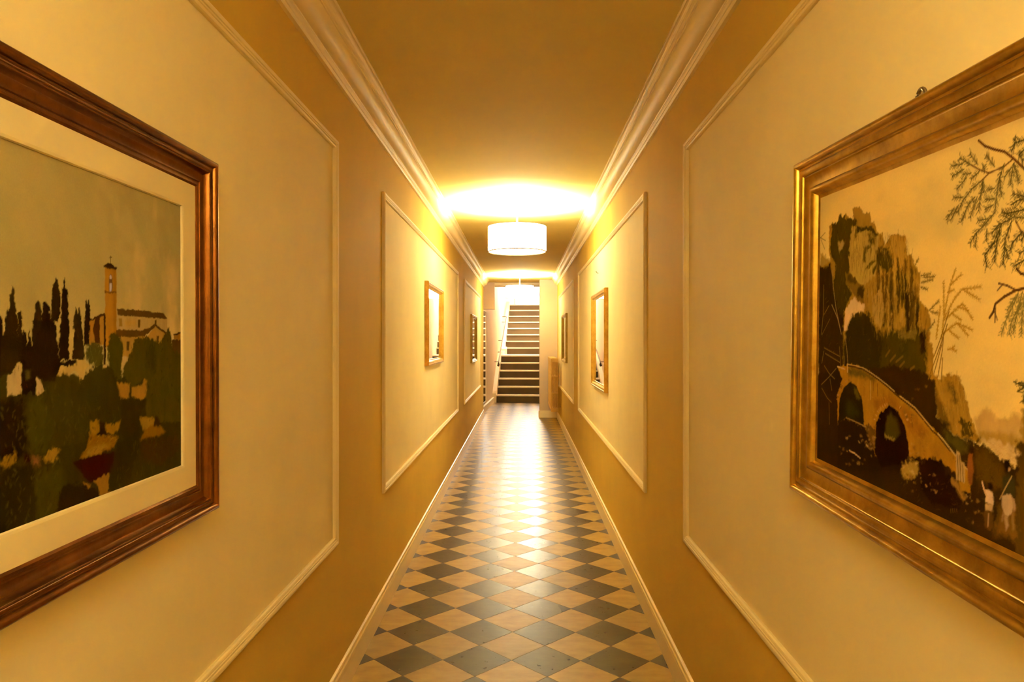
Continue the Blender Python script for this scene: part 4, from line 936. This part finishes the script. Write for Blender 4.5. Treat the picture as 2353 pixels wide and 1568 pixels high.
 ("P",(33,16,8),3,3,[-668,-1996,-504,-1888,-312,-1822,-94,-1832,-14,-1985,120,-2008,240,-2120,412,-2249,249,-2413,-354,-2483,-623,-2327]),
 ("P",(144,110,70),2.2,1.5,[-302,-2278,-252,-2268,-240,-2278,-283,-2293]),
 ("P",(120,92,56),2.2,1.5,[-856,-2302,-780,-2289,-760,-2312,-826,-2336]),
 ("P",(120,92,56),2.2,1.5,[-336,-2057,-273,-2046,-257,-2067,-311,-2086]),
 ("P",(120,92,56),2.2,1.5,[-204,-2143,-171,-2137,-162,-2146,-191,-2156]),
 ("P",(144,110,70),2.2,1.5,[-398,-2218,-364,-2211,-355,-2219,-385,-2230]),
 ("P",(144,110,70),2.2,1.5,[-653,-2190,-610,-2183,-599,-2196,-636,-2209]),
 ("P",(144,110,70),2.2,1.5,[-366,-2288,-331,-2280,-322,-2286,-353,-2295]),
 ("P",(144,110,70),2.2,1.5,[-274,-2303,-224,-2294,-211,-2311,-254,-2327]),
 ("P",(144,110,70),2.2,1.5,[-535,-2254,-474,-2243,-458,-2264,-511,-2283]),
 ("P",(144,110,70),2.2,1.5,[-436,-2075,-387,-2066,-375,-2077,-417,-2091]),
 ("P",(120,92,56),2.2,1.5,[-888,-2446,-831,-2434,-817,-2443,-866,-2459]),
 ("P",(144,110,70),2.2,1.5,[-704,-2115,-651,-2105,-637,-2114,-684,-2128]),
 ("P",(144,110,70),2.2,1.5,[-270,-2293,-219,-2282,-206,-2292,-251,-2306]),
 ("P",(120,92,56),2.2,1.5,[-972,-2223,-896,-2210,-877,-2231,-942,-2253]),
 ("P",(120,92,56),2.2,1.5,[-642,-2236,-597,-2228,-586,-2242,-624,-2255]),
 ("P",(120,92,56),2.2,1.5,[-933,-2257,-865,-2244,-848,-2260,-907,-2279]),
 ("P",(164,133,93),2.2,1.5,[522,-2178,567,-2168,579,-2176,540,-2189]),
 ("P",(131,102,61),2.2,1.5,[541,-2133,582,-2125,592,-2131,557,-2143]),
 ("P",(164,133,93),2.2,1.5,[565,-2207,607,-2198,618,-2205,582,-2217]),
 ("P",(131,102,61),2.2,1.5,[789,-2316,830,-2306,840,-2313,805,-2326]),
 ("P",(131,102,61),2.2,1.5,[406,-2238,450,-2229,461,-2237,423,-2250]),
 ("P",(164,133,93),2.2,1.5,[451,-2178,486,-2171,495,-2185,465,-2197]),
 ("P",(164,133,93),2.2,1.5,[442,-2387,474,-2379,482,-2385,454,-2395]),
 ("P",(131,102,61),2.2,1.5,[633,-2350,673,-2342,683,-2353,649,-2367]),
 ("P",(164,133,93),2.2,1.5,[599,-2496,635,-2487,644,-2495,613,-2507]),
 ("P",(131,102,61),2.2,1.5,[682,-2174,724,-2166,735,-2178,699,-2192]),
 ("P",(131,102,61),2.2,1.5,[688,-2193,741,-2181,755,-2191,709,-2207]),
 ("P",(164,133,93),2.2,1.5,[451,-2275,505,-2264,519,-2278,472,-2296]),
 ("P",(131,102,61),2.2,1.5,[709,-2309,758,-2298,771,-2310,728,-2326]),
 ("P",(131,102,61),2.2,1.5,[646,-2328,684,-2320,694,-2335,661,-2349]),
 ("P",(140,107,51),3,2,[135,-2005,237,-2034,465,-2201,412,-2258,241,-2154,138,-2109]),
 ("P",(120,94,46),2.2,1.5,[-1084,-1306,-1043,-1303,-1033,-1316,-1068,-1325]),
 ("P",(120,94,46),2.2,1.5,[-1164,-1235,-1105,-1230,-1089,-1245,-1141,-1256]),
 ("P",(98,73,36),2.2,1.5,[-937,-1021,-881,-1017,-866,-1028,-915,-1038]),
 ("P",(98,73,36),2.2,1.5,[-1194,-937,-1158,-935,-1148,-943,-1180,-949]),
 ("P",(120,94,46),2.2,1.5,[-925,-1251,-858,-1246,-841,-1266,-899,-1281]),
 ("P",(120,94,46),2.2,1.5,[-582,-781,-525,-778,-510,-794,-560,-803]),
 ("P",(120,94,46),2.2,1.5,[-1019,-1151,-962,-1147,-947,-1165,-996,-1176]),
 ("P",(98,73,36),2.2,1.5,[-844,-849,-808,-847,-798,-861,-830,-869]),
 ("P",(98,73,36),2.2,1.5,[-783,-841,-713,-837,-694,-857,-756,-869]),
 ("S",(100,78,36),3.4,0,[-1726,-408,-1608,-309],None),
 ("S",(100,78,36),3.4,0,[-1573,-477,-1428,-377],None),
 ("S",(100,78,36),3.4,0,[-1396,-481,-1199,-380],None),
 ("S",(100,78,36),3.4,0,[-1279,-549,-1155,-466],None),
 ("S",(100,78,36),3.4,0,[-973,-571,-868,-520],None),
 ("S",(175,144,79),1.6,0,[-2224,-858,-2213,-1182],None),
 ("S",(113,78,31),1.6,0,[-2125,-849,-2135,-1044],None),
 ("S",(113,78,31),1.6,0,[-924,-1266,-891,-1451],None),
 ("S",(113,78,31),1.6,0,[-1993,-885,-1971,-1090],None),
 ("S",(113,89,56),1.5,0,[-4129,-370,-3447,-502],None),
 ("S",(113,89,56),1.5,0,[-4081,-480,-3423,-616],None),
 ("S",(113,89,56),1.5,0,[-3453,-324,-3381,-694],None),
 ("S",(113,89,56),1.5,0,[-3229,-490,-3243,-667],None),
 ("S",(113,89,56),1.5,0,[-4231,-677,-4149,-446],None),
 ("S",(113,89,56),1.5,0,[-4240,-1112,-3892,-932,-3582,-744],None),
 ("S",(113,89,56),1.5,0,[-3848,-965,-3756,-1177],None),
 ("S",(113,89,56),1.5,0,[-4215,-1186,-3965,-1347,-3769,-1416],None),
 ("S",(113,89,56),1.5,0,[-3875,-1429,-3840,-1849],None),
 ("S",(113,89,56),1.5,0,[-4118,-726,-3894,-858,-3637,-947],None),
 ("T",((175,144,79),(122,94,36),(100,78,31),(164,131,61)),120,100,98,14,9,[-318,-682,131,-573,362,-741,480,-998,649,-1291,384,-1402,-86,-1160]),
 ("T",((171,131,56),(133,97,31),(113,86,31),(160,120,46)),150,70,-38,40,9,[-3088,-691,-2503,-700,-1262,-1042,-239,-1446,88,-1658,-133,-1809,-958,-1857,-1080,-1480,-1549,-1198,-2036,-1547,-2448,-1308,-2779,-975]),
 ("T",((75,56,18),(91,67,31),(33,14,8)),140,80,20,60,9,[-140,-1383,808,-1461,1381,-1601,1592,-1676,1602,-1973,792,-2513,-351,-2575,-1414,-2557,-1420,-2356,148,-1966]),
 ("T",((208,182,150),(175,146,88),(188,159,110)),60,90,-18,12,8,[729,-1377,1002,-1338,1582,-1379,1587,-1512,1380,-1570,1151,-1539]),
 ("P",(162,136,97),1.5,1,[222,-1596,293,-1607,346,-1751,423,-1752,437,-2013,230,-2018]),
 ("S",(91,70,31),1.0,0,[259,-1665,287,-2022],None),
 ("S",(91,70,31),1.0,0,[309,-1655,338,-2010],None),
 ("S",(91,70,31),1.0,0,[374,-1779,398,-1996],None),
 ("P",(118,73,36),2,1,[500,-1605,579,-1586,613,-1813,572,-1998,513,-2004,466,-1794]),
 ("P",(41,22,8),2,1.0,[537,-1510,603,-1498,605,-1565,539,-1577]),
 ("P",(186,159,146),1.5,1,[863,-1986,999,-1986,1032,-2106,1029,-2154,869,-2156]),
 ("S",(181,151,133),2.4,0,[793,-1913,831,-1994,878,-2064],None),
 ("P",(166,138,110),2,1,[870,-2180,1016,-2142,1012,-2247,873,-2277]),
 ("P",(84,59,28),2,2,[848,-2284,1019,-2237,1028,-2427,980,-2514,842,-2474]),
 ("S",(153,126,97),1.6,0,[935,-2292,928,-2456],None),
 ("P",(33,16,8),2,1.0,[902,-1896,1000,-1870,1002,-1953,925,-1988]),
 ("P",(50,43,25),3,2,[1177,-1754,1317,-1688,1413,-1747,1420,-1959,1185,-1995]),
 ("P",(31,16,8),2,1.0,[1198,-1546,1311,-1520,1343,-1655,1226,-1688]),
 ("P",(153,123,101),2,1.0,[1287,-1620,1337,-1625,1316,-1661,1275,-1662]),
 ("P",(180,154,133),2,1,[1194,-2001,1258,-1963,1336,-1942,1399,-1995,1377,-2154,1289,-2218,1220,-2221,1175,-2116]),
 ("P",(164,136,115),2,1,[1360,-1968,1421,-1989,1426,-2149,1387,-2106]),
 ("P",(153,126,97),2,1,[1231,-2210,1300,-2207,1311,-2343,1255,-2430,1246,-2315]),
 ("P",(142,115,84),2,1,[1185,-2207,1224,-2212,1219,-2323,1191,-2316]),
 ("P",(129,102,61),2,1,[1355,-2161,1404,-2147,1423,-2341,1380,-2369]),
 ("S",(151,123,88),1.4,0,[1351,-1715,1254,-1861,1144,-2045],None),
 ("P",(62,42,8),3,2,[1461,-2009,1608,-1911,1696,-2022,1618,-2193,1489,-2200]),
 ("P",(127,94,51),2,1,[1502,-2257,1587,-2239,1603,-2407,1529,-2430]),
 ("S",(100,76,41),0.9,0,[129,-2445,136,-2496],None),
 ("S",(100,76,41),0.9,0,[175,-2433,183,-2483],None),
 ("S",(100,76,41),0.9,0,[221,-2420,228,-2471],None),
 ("S",(100,76,41),0.9,0,[266,-2408,273,-2458],None),
 ("S",(91,56,25),3.0,0,[574,2553,705,2450,899,2360,1085,2291,1240,2180,1464,1991,1722,1803],None),
 ("S",(105,73,36),2.0,0,[800,2083,601,2168,423,2269],None),
 ("S",(105,73,36),2.0,0,[1241,2163,1091,2110,800,2083,635,2008],None),
 ("S",(105,73,36),2.0,0,[1315,1402,1404,1282,1514,1195],None),
 ("S",(84,78,41),1.4,13,[423,2269,175,2412],(84,78,41)),
 ("S",(84,78,41),1.4,13,[240,2317,-20,2347],(84,78,41)),
 ("S",(84,78,41),1.4,13,[273,2244,8,2194],(84,78,41)),
 ("S",(84,78,41),1.4,13,[570,2238,394,2422],(84,78,41)),
 ("S",(84,78,41),1.4,13,[906,2140,737,2327],(84,78,41)),
 ("S",(84,78,41),1.4,13,[338,2120,120,1991],(84,78,41)),
 ("S",(84,78,41),1.4,13,[427,2158,245,2175],(84,78,41)),
 ("S",(84,78,41),1.4,13,[635,2008,434,1935,257,1817,152,1672],(84,78,41)),
 ("S",(84,78,41),1.4,13,[165,1775,-5,1589],(84,78,41)),
 ("S",(84,78,41),1.4,13,[70,1751,-104,1612],(84,78,41)),
 ("S",(84,78,41),1.4,13,[526,1828,381,1741,229,1529],(84,78,41)),
 ("S",(84,78,41),1.4,13,[570,1820,431,1567],(84,78,41)),
 ("S",(84,78,41),1.4,13,[691,2015,640,1845,605,1624],(84,78,41)),
 ("S",(84,78,41),1.4,13,[663,2002,696,1853],(84,78,41)),
 ("S",(84,78,41),1.4,13,[1090,2145,1004,1990,1051,1740],(84,78,41)),
 ("S",(84,78,41),1.4,13,[1004,1990,958,1790,931,1567,738,1435],(84,78,41)),
 ("S",(84,78,41),1.4,13,[738,1435,542,1332,443,1223],(84,78,41)),
 ("S",(84,78,41),1.4,13,[571,1329,548,1158],(84,78,41)),
 ("S",(84,78,41),1.4,13,[782,1376,773,1216],(84,78,41)),
 ("S",(84,78,41),1.4,13,[920,1735,728,1758],(84,78,41)),
 ("S",(84,78,41),1.4,13,[895,1660,732,1632],(84,78,41)),
 ("S",(84,78,41),1.4,13,[792,1499,594,1508],(84,78,41)),
 ("S",(84,78,41),1.4,13,[915,1867,765,1880],(84,78,41)),
 ("S",(84,78,41),1.4,13,[1267,2107,1361,1854],(84,78,41)),
 ("S",(84,78,41),1.4,13,[1255,2109,1201,1850],(84,78,41)),
 ("S",(84,78,41),1.4,13,[1219,2066,1095,1972],(84,78,41)),
 ("S",(84,78,41),1.4,13,[255,1864,50,1898],(84,78,41)),
 ("S",(84,78,41),1.4,13,[1506,1417,1264,1451,1058,1549],(84,78,41)),
 ("S",(84,78,41),1.4,13,[602,2141,429,2074],(84,78,41)),
 ("S",(84,78,41),1.4,13,[656,2237,715,2145],(84,78,41)),
 ("S",(62,56,25),1.6,15,[1499,1632,1356,1647,1234,1608],(62,56,25)),
 ("S",(62,56,25),1.6,15,[1480,1520,1311,1512,1110,1524],(62,56,25)),
 ("S",(62,56,25),1.6,15,[1240,1438,1010,1399,875,1302],(62,56,25)),
 ("S",(62,56,25),1.6,15,[1063,1393,912,1166,751,1039,798,884],(62,56,25)),
 ("S",(62,56,25),1.6,15,[1039,1327,966,1126,946,935],(62,56,25)),
 ("S",(62,56,25),1.6,15,[1241,1404,1134,1195,1105,888],(62,56,25)),
 ("S",(62,56,25),1.6,15,[1137,1109,1205,957],(62,56,25)),
 ("S",(62,56,25),1.6,15,[1441,1261,1274,1146,1227,1049],(62,56,25)),
 ("S",(62,56,25),1.6,15,[1519,1047,1389,1001],(62,56,25)),
 ("S",(62,56,25),1.6,15,[1523,931,1296,848],(62,56,25)),
 ("S",(62,56,25),1.6,15,[1452,2346,1284,2354,1212,2262],(62,56,25)),
 ("S",(62,56,25),1.6,15,[1456,2247,1350,2189,1425,2106],(62,56,25)),
 ("S",(62,56,25),1.6,15,[1281,2439,1271,2357],(62,56,25)),
 ("S",(62,56,25),1.6,15,[1498,1665,1255,1739],(62,56,25)),
 ("S",(62,56,25),1.6,15,[1489,1239,1420,1147],(62,56,25)),
 ("S",(82,48,18),3.2,0,[1762,600,1518,581,1343,559,1144,489,977,403,940,301,869,227],None),
 ("S",(87,56,25),2.4,0,[1343,564,1191,625,1035,658],None),
 ("S",(82,48,18),1.6,0,[979,354,977,169],None),
 ("S",(82,48,18),1.4,0,[967,301,1024,196],None),
 ("S",(87,56,25),1.6,0,[1113,646,1011,572],None),
 ("S",(75,42,18),3.0,0,[1354,816,1433,756,1646,710],None),
 ("S",(109,102,56),1.3,12,[1393,532,1300,366,1192,213,1103,22],(109,102,56)),
 ("S",(109,102,56),1.3,12,[1465,538,1399,348,1281,180,1249,26],(109,102,56)),
 ("S",(109,102,56),1.3,12,[1512,545,1473,281,1458,14],(109,102,56)),
 ("S",(109,102,56),1.3,12,[1345,483,1201,316],(109,102,56)),
 ("S",(109,102,56),1.3,12,[1445,414,1355,197,1323,44],(109,102,56)),
 ("S",(153,120,46),1.2,7,[-166,-83,-126,250,9,678,130,902],(171,138,56)),
 ("S",(153,120,46),1.2,7,[-126,250,-142,743],(171,138,56)),
 ("S",(153,120,46),1.2,7,[-125,211,143,518,296,618,680,630],(171,138,56)),
 ("S",(153,120,46),1.2,7,[-124,191,303,419,490,249,527,194],(171,138,56)),
 ("S",(153,120,46),1.2,7,[-303,-87,-215,390],(171,138,56)),
 ("S",(153,120,46),1.2,7,[-168,-7,187,154,525,64],(171,138,56)),
 ("S",(153,120,46),1.2,7,[9,678,259,818],(171,138,56)),
 ("S",(153,120,46),1.2,7,[328,598,657,467],(171,138,56)),
 ("S",(153,120,46),1.2,7,[187,154,439,-12],(171,138,56)),
 ("S",(153,120,46),1.2,7,[54,289,279,193],(171,138,56)),
 ("S",(153,120,46),1.2,7,[179,384,428,324],(171,138,56)),
 ("S",(153,120,46),1.2,7,[-3,55,225,-55],(171,138,56)),
 ("S",(153,120,46),1.2,7,[-54,583,108,615],(171,138,56)),
 ("S",(113,94,46),1.2,7,[-732,856,-476,872],(127,110,56)),
 ("S",(113,94,46),1.2,7,[-729,752,-402,787],(127,110,56)),
 ("S",(113,94,46),1.2,7,[-727,689,-541,641],(127,110,56)),
 ("S",(113,94,46),1.2,7,[-494,333,-252,470],(127,110,56)),
 ("S",(113,94,46),1.2,7,[-592,-17,-347,170],(127,110,56)),
 ("S",(113,94,46),1.2,7,[-891,1034,-798,1122],(127,110,56)),
 ("S",(113,94,46),1.2,7,[-458,312,-263,290],(127,110,56)),
 ("S",(113,94,46),1.2,7,[-657,831,-368,825],(127,110,56)),
 ("S",(122,94,36),1.6,0,[-347,-333,-191,-68,1,322],None),
 ("S",(122,94,36),1.6,0,[-481,-675,-188,-162,-38,136],None),
 ("S",(122,94,36),1.6,0,[-339,-580,-165,-162],None),
 ("S",(122,94,36),1.6,0,[-242,-627,-140,-214,-124,1],None),
 ("S",(122,94,36),1.6,0,[-159,-688,-135,-349],None),
 ("S",(171,138,56),1.2,6,[-26,-223,63,-206,194,-239],(171,138,56)),
 ("S",(171,138,56),1.2,6,[63,-206,149,-163],(171,138,56)),
 ("S",(62,56,25),1.5,10,[1435,-558,1555,-562],(84,78,41)),
 ("S",(62,56,25),1.5,10,[1416,-666,1556,-592],(84,78,41)),
 ("S",(62,56,25),1.5,10,[1557,-621,1518,-790],(84,78,41)),
 ("S",(62,56,25),1.5,10,[1346,-551,1522,-595],(84,78,41)),
 ("P",(164,136,74),3,4,[1500,-900,2600,-800,3400,-950,4500,-700,4500,-1300,1500,-1500]),
 ("P",(78,56,18),4,5,[1450,-1250,2400,-1150,3300,-1350,4500,-1200,4500,-2700,1450,-2700]),
 ("P",(66,42,25),2,3,[3250,2650,3500,2650,3480,1200,3560,-200,3700,-1700,3150,-1700,3280,-300,3300,1000]),
 ("T",((75,67,36),(62,56,25),(98,89,56)),200,140,85,70,12,[2400,2600,4400,2600,4400,1000,3700,700,2900,1200]),
 ("T",((91,67,25),(64,45,8),(109,84,36)),120,140,85,40,14,[1500,-1300,4400,-1250,4400,-2650,1500,-2650]),
]


def mixc(a, b, t): return a + (b-a)*np.clip(t, 0, 1)[..., None]
def church_sky(p):
    U, V = p.U, p.V
    r = U*.8 + V*.6; q = -U*.6 + V*.8
    n = fbm(r*14, q*5, 21, 5); m = fbm(U*9, V*13, 33, 4)
    base = mixc(LIN((180, 163, 118)), LIN((164, 153, 110)), (n-.35)*2.2)
    base = mixc(base, LIN((158, 140, 104)), (m-.5)*2.5*np.clip((U+.1)*3, 0, 1))
    base = mixc(base, LIN((206, 178, 130)), (fbm(U*16, V*10, 61, 4)-.58)*4*np.clip((U-.1)*6, 0, 1))
    base = mixc(base, LIN((198, 172, 116)), np.clip((.10-V)*4, 0, 1)*.55)
    p.col[:] = base
def ruin_sky(p):
    U, V = p.U, p.V
    n = fbm(U*10, V*14, 5, 5); m = fbm(U*5+3, V*9, 15, 4)
    base = mixc(LIN((224, 198, 138)), LIN((206, 184, 130)), (n-.35)*2)
    base = mixc(base, LIN((236, 205, 134)), (m-.45)*3)
    base = mixc(base, LIN((196, 184, 134)), np.clip((-U-.28)*5, 0, 1)*np.clip((V-.12)*8, 0, 1)*.8)
    p.col[:] = base

fl = thing('framed_painting', 'brown framed painting of a church tower and cypresses on the left wall', 'painting', (XL, .997, 1.3355), (0, -.006, math.pi/2))
profL = [(0, 0), (0, .030), (.0015, .0345), (.0045, .0368), (.008, .037), (.0113, .0352), (.0132, .0315), (.0142, .0280), (.016, .0275), (.0172, .0292), (.0195, .0295), (.0215, .0285), (.0225, .0272), (.0242, .0280), (.0258, .0272)] + bulge((.0262, .0268), (.0335, .0152), 6, -.10) + [(.046, .0142), (.0466, .0164), (.0495, .0168), (.0512, .0146), (.0535, .0143), (.0545, .0163), (.0585, .0165), (.0622, .0135), (.0635, .0115), (.065, .011), (.065, .002)]
obj('picture_frame', frame_bm(-.525, .525, -.369, .369, profL), M_bronze, fl, True)
obj('picture_mat', frame_bm(-.461, .461, -.309, .309, [(0, .001), (0, .0135), (.047, .0125), (.051, .0115), (.0525, .0085), (.0525, .001)]), M_mat, fl)
canvas(fl, -.412, .412, -.2695, .2565, (-.13, .42), .008, church_sky, CHURCH_SHAPES, M_canvasL, (.80, 1.06))

fr = thing('framed_painting', 'gold framed landscape painting of a ruin, bridge and riders on the right wall', 'painting', (XR, 1.013, 1.338), (0, .033, -math.pi/2))
profR = [(0, 0), (0, .028), (.0015, .0325), (.0045, .0352), (.008, .0355), (.0112, .0338), (.0132, .0300), (.0142, .0262), (.018, .0255), (.0205, .0272), (.024, .0282), (.029, .0278), (.0325, .0262), (.0338, .0236), (.036, .0242), (.0375, .0222)] + bulge((.040, .0212), (.0585, .0192), 4, -.06) + [(.0598, .0208), (.063, .0232), (.0665, .0238), (.070, .0226), (.0733, .0192), (.0755, .0150), (.0772, .0108), (.082, .0092), (.0865, .0086), (.089, .0076), (.089, .002)]
obj('picture_frame', frame_bm(-.525, .525, -.347, .347, profR), M_gold, fr, True)
canvas(fr, -.44, .44, -.2625, .2625, (-.45, .19), .010, ruin_sky, RUIN_SHAPES, M_canvasR, (1.06, 1.12))
bm = bmesh.new()
tube(bm, [(-.088 + .0125*math.cos(a), -.006, .352 + .0165*math.sin(a)) for a in [2*math.pi*i/24 for i in range(25)]], .0030, 8)
box(bm, -.093, -.083, -.006, -.001, .325, .345)
obj('hanging_ring', bm, M_steel, fr, True)

# small nail in the wall above the right-hand mirror
nl = thing('nail', 'small bent nail in the cream panel above the tall right-hand mirror', 'nail', (XR, 5.72, 1.87))
bm = bmesh.new(); tube(bm, [(.0, 0, 0), (-.012, 0, .003), (-.018, .006, .012)], .0025, 8); tube(bm, [(-.018, .006, .012), (-.0195, .0065, .0135)], .005, 10)
obj('shank', bm, M_iron, nl)

# ------------------------------------------------------------------ daylight, camera, view
w = bpy.data.worlds.new('daylight'); sc.world = w; w.use_nodes = True
bgn = w.node_tree.nodes['Background']; bgn.inputs[0].default_value = (1, .93, .84, 1); bgn.inputs[1].default_value = SKY_E
d = bpy.data.lights.new('window_portal', 'AREA'); d.shape = 'RECTANGLE'; d.size = WX1-WX0; d.size_y = WZ1-WZ0; d.cycles.is_portal = True
o = bpy.data.objects.new('window_portal', d); C.objects.link(o)
o.matrix_world = Matrix.Translation((SX, SY, 0)) @ Matrix.Rotation(SA, 4, 'Z') @ Matrix.Translation(((WX0+WX1)/2, 8.22, (WZ0+WZ1)/2)) @ Matrix.Rotation(math.radians(-90), 4, 'X')

cam = bpy.data.cameras.new('camera'); co = bpy.data.objects.new('camera', cam); C.objects.link(co)
cam.sensor_width = 36; cam.lens = 36*1643/2353; cam.clip_start = .02; cam.clip_end = 100
co.location = (0, 0, 1.328); co.rotation_euler = (math.pi/2, 0, math.atan(23.5/1643))
sc.camera = co
sc.view_settings.view_transform = 'Standard'; sc.view_settings.look = 'None'; sc.view_settings.gamma = 1; sc.view_settings.use_curve_mapping = False
sc.view_settings.exposure = EXPO
sc.cycles.max_bounces = 10; sc.cycles.diffuse_bounces = 8; sc.cycles.glossy_bounces = 5
sc.cycles.use_denoising = True
try: sc.cycles.denoiser = 'OPENIMAGEDENOISE'
except Exception: pass
sc.cycles.sample_clamp_indirect = 22
sc.cycles.use_guiding = False
bpy.context.view_layer.update()
